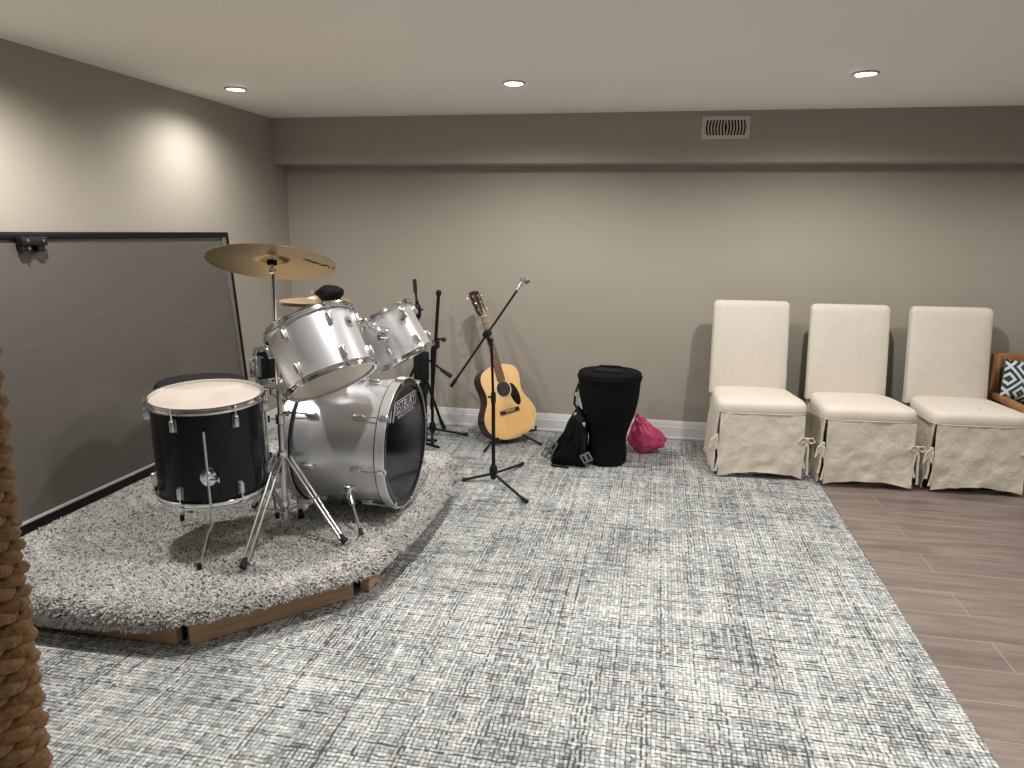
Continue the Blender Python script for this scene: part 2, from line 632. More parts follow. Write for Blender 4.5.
# ------------------------------------------------------------------ drum riser
ZD = .145
pt = thing('drum_riser', 'low wooden drum platform with cut corner and exposed pine boards', 'platform', (-1.8, 3.2, .009))
ob = [(-2.58, 2.02), (-1.50, 2.02), (-1.05, 2.46), (-1.04, 3.93), (-2.58, 3.93)]
deck = MB().prism([(x, y) for x, y in [(-2.58, 2.06), (-1.515, 2.06), (-1.09, 2.48), (-1.09, 3.56), (-1.17, 3.60), (-1.17, 3.90), (-2.58, 3.90)]], ZD - .016, ZD)
deck.build('deck', pine, pt, world=True, smooth=False)


def board(a, b, th=.038, z0=.012, z1=None):
    a, b = V((*a, 0)), V((*b, 0))
    d = (b - a).normalized()
    nrm = V((d.y, -d.x, 0))
    mb = MB()
    z1 = z1 or ZD - .017
    c = (a + b) / 2 - nrm * th / 2
    F = Matrix((d, nrm, V((0, 0, 1)))).transposed()
    mb.box((c.x, c.y, (z0 + z1) / 2), ((b - a).length, th, z1 - z0), F, bev=.002, seg=1)
    mb.build('frame_board', pine, pt, world=True, smooth=False)


board((-2.58, 2.02), (-1.535, 2.02))
board((-1.487, 2.028), (-1.085, 2.462), z1=ZD - .004)
board((-1.045, 2.52), (-1.045, 3.55))
board((-1.18, 3.90), (-2.58, 3.90))

# shag rug over the riser --------------------------------------------------
rt = thing('shag_rug', 'pale grey shag rug draped over the drum platform edges', 'rug', (-1.8, 3.2, ZD))
# sections: (point on lip line, outward normal, drop) ; the lip line lies slightly outside the riser
BASE_Z = ZD + .012
lip = [(-2.585, 1.955, .085), (-2.0, 1.955, .085), (-1.60, 1.96, .070), (-1.50, 1.975, .018), (-1.41, 2.025, .012), (-1.25, 2.18, .026), (-1.09, 2.355, .014), (-.995, 2.47, .032), (-.965, 2.8, .046),
       (-.962, 3.2, .050), (-.975, 3.44, .06), (-1.04, 3.58, .125), (-1.09, 3.70, .132), (-1.09, 3.88, .132), (-1.13, 3.93, .132), (-2.585, 3.94, .13)]
pts = [V((x, y, 0)) for x, y, d in lip]
drops = [d for x, y, d in lip]
S, SD = [], []
for i in range(len(pts) - 1):
    m = max(1, int((pts[i + 1] - pts[i]).length / .03))
    for j in range(m):
        t = j / m
        S.append(pts[i].lerp(pts[i + 1], t))
        tt = t * t * (3 - 2 * t)
        SD.append(drops[i] * (1 - tt) + drops[i + 1] * tt)
S.append(pts[-1])
SD.append(drops[-1])
nS = len(S)
NR = []
for i in range(nS):
    t = (S[min(i + 2, nS - 1)] - S[max(i - 2, 0)]).normalized()
    NR.append(V((t.y, -t.x, 0)))
RAD = .040


def lip_point(i, u):
    """u 0..1: from the flat top over the lip down the drape; returns point and normal"""
    s, nr, d = S[i], NR[i], SD[i]
    bulge = 0.006 * noise.noise(V((s.x * 7, s.y * 7, 0)))
    la, lb = RAD * PI / 2, max(.004, d - RAD * .9)
    L = la + lb
    q = u * L
    if q < la:
        a = q / RAD
        p = s + nr * (math.sin(a) * RAD - RAD + bulge) + V((0, 0, BASE_Z - RAD + math.cos(a) * RAD))
        n_ = nr * math.sin(a) + V((0, 0, math.cos(a)))
    else:
        p = s + nr * bulge + V((0, 0, BASE_Z - RAD - (q - la)))
        if d > .1:
            p += nr * (q - la) * .35
        n_ = nr + V((0, 0, .15))
    return p, n_.normalized(), L


g = []
for i in range(nS):
    g.append([lip_point(i, j / 10)[0] for j in range(11)])
mb = MB()
mb.grid(g)
inner = [s - nr * RAD for s, nr in zip(S, NR)]
mb.add([(p.x, p.y, BASE_Z) for p in inner], [tuple(range(len(inner)))])
mb.build('backing', shag_back, rt, world=True)


def inside(px, py, poly):
    c = np.zeros(len(px), bool)
    n = len(poly)
    for i in range(n):
        x1, y1 = poly[i][0], poly[i][1]
        x2, y2 = poly[i - 1][0], poly[i - 1][1]
        with np.errstate(divide='ignore', invalid='ignore'):
            cond = ((y1 > py) != (y2 > py)) & (px < (x2 - x1) * (py - y1) / (y2 - y1 + 1e-12) + x1)
        c ^= cond
    return c


# tufts: positions and normals
dens = 38000
bx0, bx1, by0, by1 = -2.585, -.94, 1.90, 3.95
N = int((bx1 - bx0) * (by1 - by0) * dens)
px, py = rng.uniform(bx0, bx1, N), rng.uniform(by0, by1, N)
ins = inside(px, py, [(p.x, p.y) for p in inner])
# fewer behind (far) than in front
keep = ins & (rng.uniform(0, 1, N) < np.clip(1.25 - (py - 2.0) * .38, .35, 1))
px, py = px[keep], py[keep]
P0 = np.stack([px, py, np.full(len(px), BASE_Z)], 1)
N0 = np.tile(np.array([[0., 0., 1.]]), (len(px), 1))
ep, en = [], []
for i in range(nS - 1):
    seg = (S[i + 1] - S[i]).length
    L = lip_point(i, 0)[2]
    cnt = seg * L * dens * (1.25 if S[i].y < 3.3 else .6)
    cnt = int(cnt) + (random.random() < cnt % 1)
    for _ in range(cnt):
        f_ = random.random()
        u = random.random()
        a, na, _l = lip_point(i, u)
        b, nb, _l = lip_point(i + 1, u)
        ep.append(a.lerp(b, f_))
        en.append(na.lerp(nb, f_).normalized())
P0 = np.vstack([P0, np.array([tuple(p) for p in ep])])
N0 = np.vstack([N0, np.array([tuple(p) for p in en])])
n = len(P0)
# lean field: smooth wander plus randomness
fx = np.sin(P0[:, 0] * 9 + P0[:, 1] * 4) + np.sin(P0[:, 1] * 13 - P0[:, 0] * 5)
fy = np.cos(P0[:, 0] * 7 - P0[:, 1] * 8) + np.sin(P0[:, 0] * 15)
cl1 = np.sin(P0[:, 0] * 95 + 3 * np.sin(P0[:, 1] * 31)) + np.sin(P0[:, 1] * 61 + P0[:, 0] * 37)
cl2 = np.cos(P0[:, 1] * 88 + 3 * np.sin(P0[:, 0] * 27)) + np.cos(P0[:, 0] * 67 - P0[:, 1] * 41)
lean = np.stack([cl1 * .42 + fx * .30 + rng.normal(0, .75, n), cl2 * .42 + fy * .30 + rng.normal(0, .75, n), rng.normal(-.12, .25, n)], 1)
D1 = N0 * .85 + lean * .50
D1 /= np.linalg.norm(D1, axis=1)[:, None]
D2 = N0 * .30 + lean * .90
D2[:, 2] -= .25 * (N0[:, 2] < .5)
D2 /= np.linalg.norm(D2, axis=1)[:, None]
Lh = rng.uniform(.0075, .0125, n)[:, None]
P1 = P0 + D1 * Lh * .55
P2 = P1 + D2 * Lh * .75
A = np.cross(D1, rng.normal(0, 1, (n, 3)))
A /= np.linalg.norm(A, axis=1)[:, None]
B = np.cross(D1, A)
rr = rng.uniform(.0026, .0038, n)[:, None]
vs = np.empty((n, 9, 3))
for j in range(3):
    a = 2 * PI * j / 3
    off = (A * math.cos(a) + B * math.sin(a)) * rr
    vs[:, j] = P0 + off * .8
    vs[:, 3 + j] = P1 + off
    vs[:, 6 + j] = P2 + off * .45
vs[:, :, 2] = np.maximum(vs[:, :, 2], .012)
Mi = np.array(ROOTM[rt.name].inverted())
vs = vs.reshape(-1, 3) + Mi[:3, 3]
fl = np.array([[0, 1, 4, 3], [1, 2, 5, 4], [2, 0, 3, 5], [3, 4, 7, 6], [4, 5, 8, 7], [5, 3, 6, 8]])
faces = (fl[None] + (np.arange(n) * 9)[:, None, None]).reshape(-1)
me = bpy.data.meshes.new('pile')
me.vertices.add(len(vs))
me.vertices.foreach_set('co', vs.reshape(-1))
nf = n * 6
me.loops.add(nf * 4)
me.loops.foreach_set('vertex_index', faces.astype(np.int32))
me.polygons.add(nf)
me.polygons.foreach_set('loop_start', (np.arange(nf) * 4).astype(np.int32))
me.polygons.foreach_set('loop_total', np.full(nf, 4, np.int32))
me.update(calc_edges=True)
me.materials.append(shag_m)
me.polygons.foreach_set('use_smooth', [True] * nf)
pile = bpy.data.objects.new('pile', me)
COL.objects.link(pile)
pile.parent = rt
pile['kind'] = 'stuff'

ZR = ZD + .012 + .016    # height at which things stand in the pile

# ------------------------------------------------------------------ leaning panel
pa = thing('leaning_panel', 'big dark grey board in a black metal frame leaning on the wall by the drums', 'table top panel', (-2.49, 3.2, ZR - .01))
hp = 1.20
lean_a = math.atan2(.10, 1.19)
u_ = V((-math.sin(lean_a), 0, math.cos(lean_a)))
n_ = V((math.cos(lean_a), 0, math.sin(lean_a)))
yv = V((0, 1, 0))
Fp = Matrix((yv, n_, u_)).transposed()     # local: x along wall, y outward, z up the board
# make right-handed
if Fp.determinant() < 0:
    Fp = Matrix((-yv, n_, u_)).transposed()
    sgn = -1
else:
    sgn = 1


def pp(y, o_, z):
    return V((-2.49, y, ZR - .01)) + n_ * o_ + u_ * z


y0, y1 = 2.22, 4.165
MB().box(pp((y0 + y1) / 2, .0, hp / 2 + .01), (y1 - y0 - .02, .018, hp - .04), Fp).build('board', board_m, pa, world=True, smooth=False)
fm = MB()
fm.box(pp((y0 + y1) / 2, .004, .020), (y1 - y0, .034, .040), Fp, bev=.003)
fm.box(pp((y0 + y1) / 2, .004, hp - .005), (y1 - y0, .034, .030), Fp, bev=.003)
fm.box(pp(y1 - .008, .004, hp / 2), (.018, .034, hp - .02), Fp, bev=.003)
fm.box(pp(y0 + .008, .004, hp / 2), (.018, .034, hp - .02), Fp, bev=.003)
fm.build('frame', panel_frame_m, pa, world=True)
ln = MB()
ln.box(pp((y0 + y1) / 2, .0135, .045), (y1 - y0 - .04, .009, .010), Fp)
ln.build('edge_line', panel_line, pa, world=True, smooth=False)
MB().box(pp(y1 - .040, .012, hp / 2 + .01), (.032, .014, hp - .05), Fp, bev=.003).build('side_rail', tube_grey, pa, world=True)
cl = MB()
cl.box(pp(2.685, .035, hp - .030), (.13, .035, .035), Fp, bev=.004)
cl.box(pp(2.72, .030, hp - .055), (.035, .030, .035), Fp, bev=.004)
cl.box(pp(2.645, .034, hp - .060), (.05, .02, .02), Fp, bev=.003)
cb = cl.build('clamp', black_plastic, pa, world=True)
for yy, zz in ((2.645, hp - .028), (2.725, hp - .028), (2.645, hp - .058)):
    sc_ = MB()
    sc_.lathe([(0, 0), (.006, .0), (.006, .004), (0, .005)], 12, Matrix.Translation(pp(yy, .053, zz)) @ frame_from(n_).to_4x4())
    bo_ = sc_.build('bolt', chrome, cb)
    bo_.data.transform(ROOTM[pa.name].inverted())


# ------------------------------------------------------------------ drums
def hoop_prof(Ro, z, up=1):
    """flanged metal hoop; Ro outer radius"""
    return [(Ro - .012, z - .004 * up), (Ro - .004, z - .006 * up), (Ro, z - .004 * up), (Ro, z + .002 * up), (Ro - .007, z + .003 * up), (Ro - .008, z + .012 * up), (Ro - .003, z + .015 * up),
            (Ro - .004, z + .019 * up), (Ro - .012, z + .018 * up), (Ro - .013, z + .003 * up)]


def lug(parent, phi, rs, z, up, hoopR, hoopz, h=.045, w=.018, mat=chrome_r):
    """a lug casing on a shell of radius rs with its tension rod up to the hoop"""
    c, s = math.cos(phi), math.sin(phi)
    rad_, tan_ = V((c, s, 0)), V((-s, c, 0))
    F = Matrix((tan_, V((0, 0, 1)), rad_)).transposed()
    mb = MB()
    mb.box(rad_ * (rs + .010) + V((0, 0, z)), (w, h, .024), F, bev=.006, seg=3)
    mb.box(rad_ * (rs + .003) + V((0, 0, z)), (w * 1.15, h * 1.12, .008), F, bev=.003)
    o = mb.build('lug', mat, parent)
    t = MB()
    zt = hoopz
    t.tube([rad_ * (rs + .014) + V((0, 0, z + up * h * .4)), rad_ * (hoopR + .001) + V((0, 0, zt))], .0028, 8)
    t.lathe([(0, -.005), (.0045, -.005), (.0045, .006), (.0, .007)], 8, Matrix.Translation(rad_ * (hoopR + .001) + V((0, 0, zt + up * .004))))
    t.box(rad_ * (hoopR - .001) + V((0, 0, zt)), (.016, .004, .014), F, bev=.001)
    tr = t.build('tension_rod', chrome, o)
    return o


def drum(name, label, cat, origin, zaxis, hint, Ro, depth, shell_mat, nl, phase, top_mat, bot_mat, group=None):
    t = thing(name, label, cat, origin, frame_from(zaxis, hint), group)
    rs = Ro - .014
    MB().lathe([(rs - .006, .012), (rs, .012), (rs, depth - .012), (rs - .006, depth - .012)], 72, closed=True).build('shell', shell_mat, t)
    MB().lathe(hoop_prof(Ro, depth - .018, 1), 72, closed=True).build('top_hoop', chrome, t)
    MB().lathe(hoop_prof(Ro, .018, -1), 72, closed=True).build('bottom_hoop', chrome, t)
    MB().lathe([(rs + .001, depth - .016), (rs, depth - .009), (rs - .008, depth - .006), (rs - .012, depth - .006), (rs - .02, depth - .006), (.001, depth - .006), (.001, depth - .008), (rs - .01, depth - .010)], 72, closed=True).build('batter_head', top_mat, t)
    MB().lathe([(rs + .001, .016), (rs, .009), (rs - .008, .006), (rs - .012, .006), (rs - .02, .006), (.001, .006), (.001, .008), (rs - .01, .010)], 72, closed=True).build('bottom_head', bot_mat, t)
    if phase is None:
        phase = local_phi(t, V(origin) + V((math.cos(R(-31)), math.sin(R(-31)), .3)))
    for i in range(nl):
        phi = phase + 2 * PI * i / nl
        lug(t, phi, rs, depth - .062, 1, Ro, depth - .010)
        lug(t, phi, rs, .062, -1, Ro, .010)
    return t


def local_phi(t, wp):
    """angle in the drum's own frame of a world point"""
    q = ROOTM[t.name].inverted() @ V(wp)
    return math.atan2(q.y, q.x)


def badge(t, wp, r, z, size=.022):
    ph = local_phi(t, wp)
    c, s = math.cos(ph), math.sin(ph)
    rad_, tan_ = V((c, s, 0)), V((-s, c, 0))
    F = Matrix((tan_, V((0, 0, 1)), rad_)).transposed()
    M = Matrix.Translation(rad_ * (r + .0015) + V((0, 0, z))) @ F.to_4x4()
    ol = []
    for i in range(24):
        a = 2 * PI * i / 24
        ol.append((size * .85 * math.copysign(abs(math.cos(a)) ** .6, math.cos(a)), size * math.copysign(abs(math.sin(a)) ** .6, math.sin(a))))
    b = MB().prism(ol, -.0015, .001, M).build('badge', badge_m, t)
    lg = MB()
    # the emblem: a ring border and slanted strokes like a W
    s_ = size * .5
    for x0, x1 in ((-s_, -s_ * .45), (-s_ * .0, -s_ * .45), (-s_ * .0, s_ * .5), (s_ * 1.0, s_ * .5)):
        a, b2 = V((x0, s_ * .7, .0015)), V((x1, -s_ * .7, .0015))
        F2 = frame_from(b2 - a, (0, 0, 1))
        lg.box(M @ ((a + b2) / 2), (.0035, .001, (b2 - a).length), (M.to_3x3() @ F2))
    lg.build('emblem', black_plastic, b)


# floor tom: black, near the front of the riser
fa = V((-1.665, 2.479, .781)) - V((-1.672, 2.504, .396))
ft = drum('floor_tom', 'black floor tom with chrome hoops on three bent legs', 'drum', (-1.672, 2.504, .396), fa, (0, 1, 0), .215, .385, black_gloss, 6,
          None, head_clear, head_bottom)
# leg + bracket
for k_, (ang, bend) in enumerate(((R(-62), 1), (R(62), 1), (R(178), 1))):
    # world-aligned direction; frame built with hint y so compute through world point
    wdir = V((math.cos(ang), math.sin(ang), 0))
for wang in (-61, 50, 150):
    wd = V((math.cos(R(wang)), math.sin(R(wang)), 0))
    ph = local_phi(ft, V((-1.668, 2.49, .6)) + wd * .3)
    c, s = math.cos(ph), math.sin(ph)
    rad_, tan_ = V((c, s, 0)), V((-s, c, 0))
    if wang == -61:
        sg = 1
    rs = .201
    lg = MB()
    zl = ZR - .396 + .012
    kick = tan_ * (-.055 if wang == -61 else .03) + rad_ * .03
    path = [rad_ * (rs + .020) + V((0, 0, .305)), rad_ * (rs + .020) + V((0, 0, -.055)), rad_ * (rs + .020) + kick * .35 + V((0, 0, -.085)), rad_ * (rs + .020) + kick + V((0, 0, zl))]
    lg.tube(path, .0048, 10)
    lo = lg.build('leg', chrome_r, ft)
    F = Matrix((tan_, V((0, 0, 1)), rad_)).transposed()
    br_ = MB()
    br_.lathe([(0, 0), (.030, .0), (.028, .006), (.018, .010), (.016, .022), (.0, .024)], 28, Matrix.Translation(rad_ * rs + V((0, 0, .125))) @ F.to_4x4() @ Matrix.Scale(1.25, 4, (0, 1, 0)))
    br_.tube([rad_ * (rs + .022) + V((0, 0, .122)) - tan_ * .0, rad_ * (rs + .024) + tan_ * .034 + V((0, 0, .118))], .005, 8)
    br_.box(rad_ * (rs + .022) + tan_ * .036 + V((0, 0, .118)), (.006, .022, .008), F, bev=.002)
    br_.build('bracket', chrome, lo)
    MB().tube([path[-1] + V((0, 0, .02)), path[-1] - V((0, 0, .006))], .009, 10).build('rubber_foot', black_rubber, lo)

# bass drum ------------------------------------------------------------------
BX, BY, BZ, BR, BD = -1.515, 3.016, .478, .289, .460
bd = thing('bass_drum', 'silver bass drum lying on its side with black printed front head', 'drum', (BX, BY, BZ - BR), None)
Mb = Matrix.Translation((0, 0, BR)) @ Matrix.Rotation(PI / 2, 4, 'Y') @ Matrix.Rotation(PI / 2, 4, 'Z')
# local drum frame: z -> world +x ; x -> world +y ; y -> world +z
Mb = Matrix.Translation((0, 0, BR)) @ Matrix(((0, 0, 1), (1, 0, 0), (0, 1, 0))).to_4x4()
rs = BR - .018
MB().lathe([(rs - .008, .03), (rs, .03), (rs, BD - .03), (rs - .008, BD - .03)], 96, Mb, closed=True).build('shell', silver, bd)
for z0, z1, nm in ((.0, .040, 'rear_hoop'), (BD - .040, BD, 'front_hoop')):
    ho = MB().lathe([(BR - .005, z0), (BR - .002, z0), (BR, z0 + .002), (BR, z1 - .002), (BR - .002, z1), (BR - .005, z1)], 96, Mb, closed=True).build(nm, silver, bd)
    # black edge stripes of the hoop
    zz = z0 - .0015 if nm == 'front_hoop' else z1 + .0015
    MB().lathe([(BR - .012, zz - .003), (BR - .004, zz - .003), (BR - .004, zz + .003), (BR - .012, zz + .003)], 96, Mb, closed=True).build('hoop_stripe', black_plastic, ho)
hdz = BD - .005
MB().lathe([(.0005, hdz - .002), (.0005, hdz), (rs - .040, hdz), (rs - .026, hdz), (rs - .022, hdz), (rs - .014, hdz + .004), (BR - .010, hdz + .003), (BR - .0055, hdz - .001), (BR - .0055, hdz - .012), (rs - .012, hdz - .006)], 96, Mb, closed=True).build('front_head', head_black, bd)
MB().lathe([(.0005, .014), (.0005, .016), (rs - .012, .012), (rs - .001, .016), (rs - .001, .022)], 96, Mb).build('batter_head', head_bottom, bd)
fh = [c for c in COL.objects if c.name == 'front_head'][0]
# lugs with claws
for i in range(8):
    phi = R(10 + 45 * i)
    c, s = math.cos(phi), math.sin(phi)
    rad_ = Mb.to_3x3() @ V((c, s, 0))
    tan_ = Mb.to_3x3() @ V((-s, c, 0))
    ax = V((1, 0, 0))
    F = Matrix((tan_, ax, rad_)).transposed()
    for zc_, zh, sg in ((BD - .125, BD, 1), (.125, 0, -1)):
        ctr = V((0, 0, BR))
        lb = MB()
        lb.box(ctr + rad_ * (rs + .011) + ax * zc_, (.020, .050, .022), F, bev=.007, seg=3)
        lo = lb.build('lug', chrome_r, bd)
        rd = MB()
        rd.tube([ctr + rad_ * (rs + .016) + ax * zc_, ctr + rad_ * (BR + .006) + ax * (zh - sg * .012)], .003, 8)
        rd.build('tension_rod', chrome, lo)
        cw = MB()
        cw.box(ctr + rad_ * (BR + .004) + ax * (zh - sg * .014), (.022, .030, .010), F, bev=.003)
        cw.box(ctr + rad_ * (BR - .006) + ax * (zh + sg * .003), (.020, .006, .022), F, bev=.002)
        cw.lathe([(0, 0), (.006, 0), (.006, .012), (0, .014)], 10, Matrix.Translation(ctr + rad_ * (BR + .006) + ax * (zh - sg * .001)) @ frame_from(ax * sg).to_4x4())
        cw.build('claw', chrome, lo)
# two spurs
for sd in (-1, 1):
    a = R(122) * sd   # from the top, around toward the camera side
    rad_ = V((0, -math.sin(abs(a)) * (1 if sd > 0 else -1), math.cos(a)))
    root_p = V((.29, 0, BR)) + rad_ * (rs + .006)
    foot = V((.375, -.335 if sd > 0 else .335, ZR - (BZ - BR) + .005))
    m_ = MB()
    m_.box(root_p, (.05, .03, .014), frame_from(rad_), bev=.004)
    m_.tube([root_p + V((0, 0, .012)) + rad_ * .012, root_p + rad_ * .018 - V((0, 0, .03))], .011, 12)
    m_.tube([root_p + rad_ * .02 + V((-.03, 0, -.005)), root_p + rad_ * .02 + V((.0, 0, -.005))], .004, 8)
    dd_ = (foot - root_p)
    m_.tube([root_p + rad_ * .012 + V((0, 0, -.01)), root_p + rad_ * .012 + dd_ * .30], .0105, 12)
    m_.tube([root_p + rad_ * .012 + dd_ * .28, foot], .0068, 12)
    sp_ = m_.build('spur', chrome, bd)
    MB().tube([foot + (root_p - foot).normalized() * .022, foot - (root_p - foot).normalized() * .004], [.009, .011], 12).build('rubber_foot', black_rubber, sp_)

# print on the front head (text runs along world +y, up is +z)
xh = BD - .005 + .0012


def text_mesh(body, size, shear=0., offset=0.):
    cu = bpy.data.curves.new('lettering', 'FONT')
    cu.body = body
    cu.size = size
    cu.shear = shear
    cu.offset = offset
    cu.align_x = 'LEFT'
    cu.resolution_u = 2
    to = bpy.data.objects.new('lettering_tmp', cu)
    COL.objects.link(to)
    bpy.context.view_layer.update()
    dg = bpy.context.evaluated_depsgraph_get()
    me = bpy.data.meshes.new_from_object(to.evaluated_get(dg))
    vs = [v.co.copy() for v in me.vertices]
    fs = [tuple(p.vertices) for p in me.polygons]
    bpy.data.objects.remove(to)
    bpy.data.curves.remove(cu)
    bpy.data.meshes.remove(me)
    return vs, fs


def head_pt(y, z):     # world y, z on the head -> bass_drum local
    return V((xh, y - BY, z - (BZ - BR)))


lgm = MB()


def put_text(body, ya, za, width, height, shear=.15, offset=.0):
    vs, fs = text_mesh(body, 1., shear, offset)
    xs = [v.x for v in vs]
    ys = [v.y for v in vs]
    sx_, sy_ = width / (max(xs) - min(xs)), height / (max(ys) - min(ys))
    x0, yy0 = min(xs), min(ys)
    lgm.add([head_pt(ya + (v.x - x0) * sx_, za + (v.y - yy0) * sy_) for v in vs], fs)


put_text('ESTBURY', 2.905, .634, .245, .044, offset=.003)
put_text('PERCUSSION', 2.915, .606, .215, .014)
# frame line around the letters
for a, b in (((2.893, .628), (3.155, .628)), ((2.893, .684), (3.168, .684)), ((2.893, .628), (2.893, .684)), ((3.155, .628), (3.168, .684))):
    pa_, pb_ = head_pt(*a), head_pt(*b)
    lgm.box((pa_ + pb_) / 2, (.0028, .0006, (pb_ - pa_).length), frame_from(pb_ - pa_, (1, 0, 0)))
# the big slanted strokes in front of the letters
for ya, za, yb, zb in ((2.826, .612, 2.850, .680), (2.860, .606, 2.888, .684)):
    w_ = .012
    lgm.add([head_pt(ya - w_ * .6, za), head_pt(ya + w_ * .6, za + .004), head_pt(yb + w_ * .5, zb), head_pt(yb - w_ * .35, zb - .004)], [(0, 1, 2, 3)])
lgm.build('logo_print', white_print, fh, smooth=False, weld=False)
fh_logo = COL.objects[-1]

# tom holder on top of the bass drum
tm = MB()
cx_ = .235
tm.box((cx_, 0, 2 * BR - .006), (.10, .075, .014), bev=.005)
tm.box((cx_, 0, 2 * BR + .022), (.055, .05, .045), bev=.008)
tm.tube([(cx_, 0, 2 * BR), (cx_, 0, 2 * BR + .20)], .014, 16)
tm.box((cx_ + .0, 0, 2 * BR + .20), (.05, .06, .05), bev=.010)
holder = tm.build('tom_mount', chrome, bd)


def to_bd(p):
    return V(p) - V((BX, BY, BZ - BR))


toms = [((-1.231, 2.665, .808), (-.470, .225, .854), .185, .267), ((-1.216, 3.498, .763), (-.499, .013, .867), .158, .262)]
top_c = V((cx_, 0, 2 * BR + .20))
for (c_, ax_, Rt_, dp_), sy in zip(toms, (-1, 1)):
    axn = V(ax_).normalized()
    mid = V(c_) + axn * dp_ * .55
    tw = V((BX + cx_, BY, BZ + BR + .2)) - mid
    tw = (tw - axn * tw.dot(axn)).normalized()
    att = to_bd(mid + tw * (Rt_ - .014))
    arm = MB()
    el = top_c + V((.015, sy * .055, .03))
    arm.tube([top_c, el], .011, 14)
    arm.box(el, (.042, .036, .042), frame_from(att - el), bev=.008)
    arm.tube([el, att], .0105, 14)
    arm.box(att.lerp(el, .15), (.06, .07, .026), frame_from(att - el), bev=.008)
    arm.tube([el + V((-.02, 0, .0)), el + V((.045, 0, .012))], .0055, 8)
    arm.box(el + V((.052, 0, .014)), (.008, .034, .014), bev=.003)
    for q in (-.02, .02):
        arm.tube([att.lerp(el, .25) + V((.0, 0, q)), att.lerp(el, .25) + V((.04, sy * .01, q))], .005, 8)
        arm.box(att.lerp(el, .25) + V((.044, sy * .01, q)), (.006, .024, .010), bev=.002)
    arm.build('tom_arm', chrome, holder)

t1 = drum('rack_tom', 'larger silver rack tom tilted above the bass drum, beside the cymbal stand', 'drum', toms[0][0], toms[0][1], (0, 1, 0), toms[0][2], toms[0][3], silver, 6, R(24), head_clear, head_bottom,
          'silver rack toms')
t2 = drum('rack_tom', 'smaller silver rack tom over the bass drum, in front of the folded black stands', 'drum', toms[1][0], toms[1][1], (0, 1, 0), toms[1][2], toms[1][3], silver, 6, R(30), head_clear, head_bottom,
          'silver rack toms')
badge(t1, (-.62, 2.55, .9), .171, .180)
badge(t2, (-.85, 3.2, .9), .144, .175)


# ------------------------------------------------------------------ cymbal and its stand
def tripod(t, base, z_hub, z_low, feet, leg_r=.0055, dbl=.011, mat=chrome_r, reach=None):
    """double-braced tripod legs; feet: world points"""
    b = V(base)
    for fpt in feet:
        fpt = V(fpt)
        d = V((fpt.x - b.x, fpt.y - b.y, 0))
        L = d.length
        d.normalize()
        sidev = V((-d.y, d.x, 0)) * dbl
        top = V((b.x, b.y, z_hub)) + d * .028
        m = MB()
        for sgn_ in (-1, 1):
            m.tube([top + sidev * sgn_, fpt + V((0, 0, .02)) - d * .02 + sidev * sgn_ * .75], leg_r, 8)
        midp = top.lerp(fpt, .47)
        low = V((b.x, b.y, z_low)) + d * .02
        m.tube([low + sidev * .5, midp + sidev * .5], leg_r * .8, 8)
        m.tube([low - sidev * .5, midp - sidev * .5], leg_r * .8, 8)
        m.tube([midp + sidev * 1.5, midp - sidev * 1.5], leg_r * .9, 8)
        lo = m.build('leg', mat, t, world=True)
        r_ = MB()
        r_.tube([fpt + V((0, 0, .030)) - d * .030, fpt + V((0, 0, .008))], [.011, .014], 12)
        r_.build('rubber_foot', black_rubber, lo, world=False)
        q = COL.objects[-1]
        q.data.transform(ROOTM[t.name].inverted())


CX, CY = -1.448, 2.635
CN = V((-.076, .313, .947)).normalized()
CC = V((-1.452, 2.642, 1.279))
cs = thing('cymbal_stand', 'tall chrome tripod cymbal stand between the black floor tom and bass drum', 'cymbal stand', (CX, CY, ZR))
m = MB()
m.tube([(CX, CY, .235), (CX, CY, .66)], .0125, 16)
m.build('lower_tube', chrome_r, cs, world=True)
m = MB()
m.tube([(CX, CY, .64), (CX - .001, CY, .985)], .0095, 16)
m.tube([(CX - .001, CY, .97), (CC.x, CC.y, 1.235)], .0080, 14)
m.tube([(CC.x, CC.y, 1.22), (CC.x, CC.y, 1.262)], .0045, 10)
m.build('upper_tube', chrome, cs, world=True)
for z_, hh, rr_, sg in ((.655, .040, .019, -1), (.975, .034, .015, 1), (.505, .035, .021, -1), (.30, .025, .018, 0)):
    m = MB()
    m.lathe([(0, -hh / 2), (rr_ - .003, -hh / 2), (rr_, -hh / 2 + .003), (rr_, hh / 2 - .003), (rr_ - .003, hh / 2), (0, hh / 2)], 20, Matrix.Translation((CX, CY, z_)))
    if sg:
        m.tube([(CX, CY, z_), (CX + sg * .035, CY - .012, z_)], .0045, 8)
        m.box((CX + sg * .042, CY - .014, z_), (.010, .007, .030), bev=.003)
    m.build('collar', chrome, cs, world=True)
m = MB()
m.lathe([(0, -.01), (.012, -.008), (.012, .008), (0, .01)], 16, Matrix.Translation((CC.x, CC.y, 1.237)) @ Matrix.Rotation(PI / 2, 4, 'Y'))
m.build('tilter', chrome, cs, world=True)
Mc = Matrix.Translation(CC) @ frame_from(CN).to_4x4()
m = MB()
m.lathe([(0, -.030), (.008, -.030), (.010, -.024), (.010, -.018), (0, -.018)], 16, Mc)
m.build('tilter_seat', chrome, cs, world=True)
m = MB()
m.lathe([(0, -.018), (.018, -.018), (.019, -.014), (.019, -.002), (0, -.002)], 20, Mc)
m.lathe([(0, .026), (.017, .026), (.018, .036), (0, .038)], 20, Mc)
m.build('felt', black_cloth, cs, world=True)
m = MB()
m.tube([Mc @ V((0, 0, -.02)), Mc @ V((0, 0, .055))], .0035, 10)
m.box(Mc @ V((0, 0, .046)), (.034, .006, .010), Mc.to_3x3(), bev=.002)
m.build('wing_nut', chrome, cs, world=True)
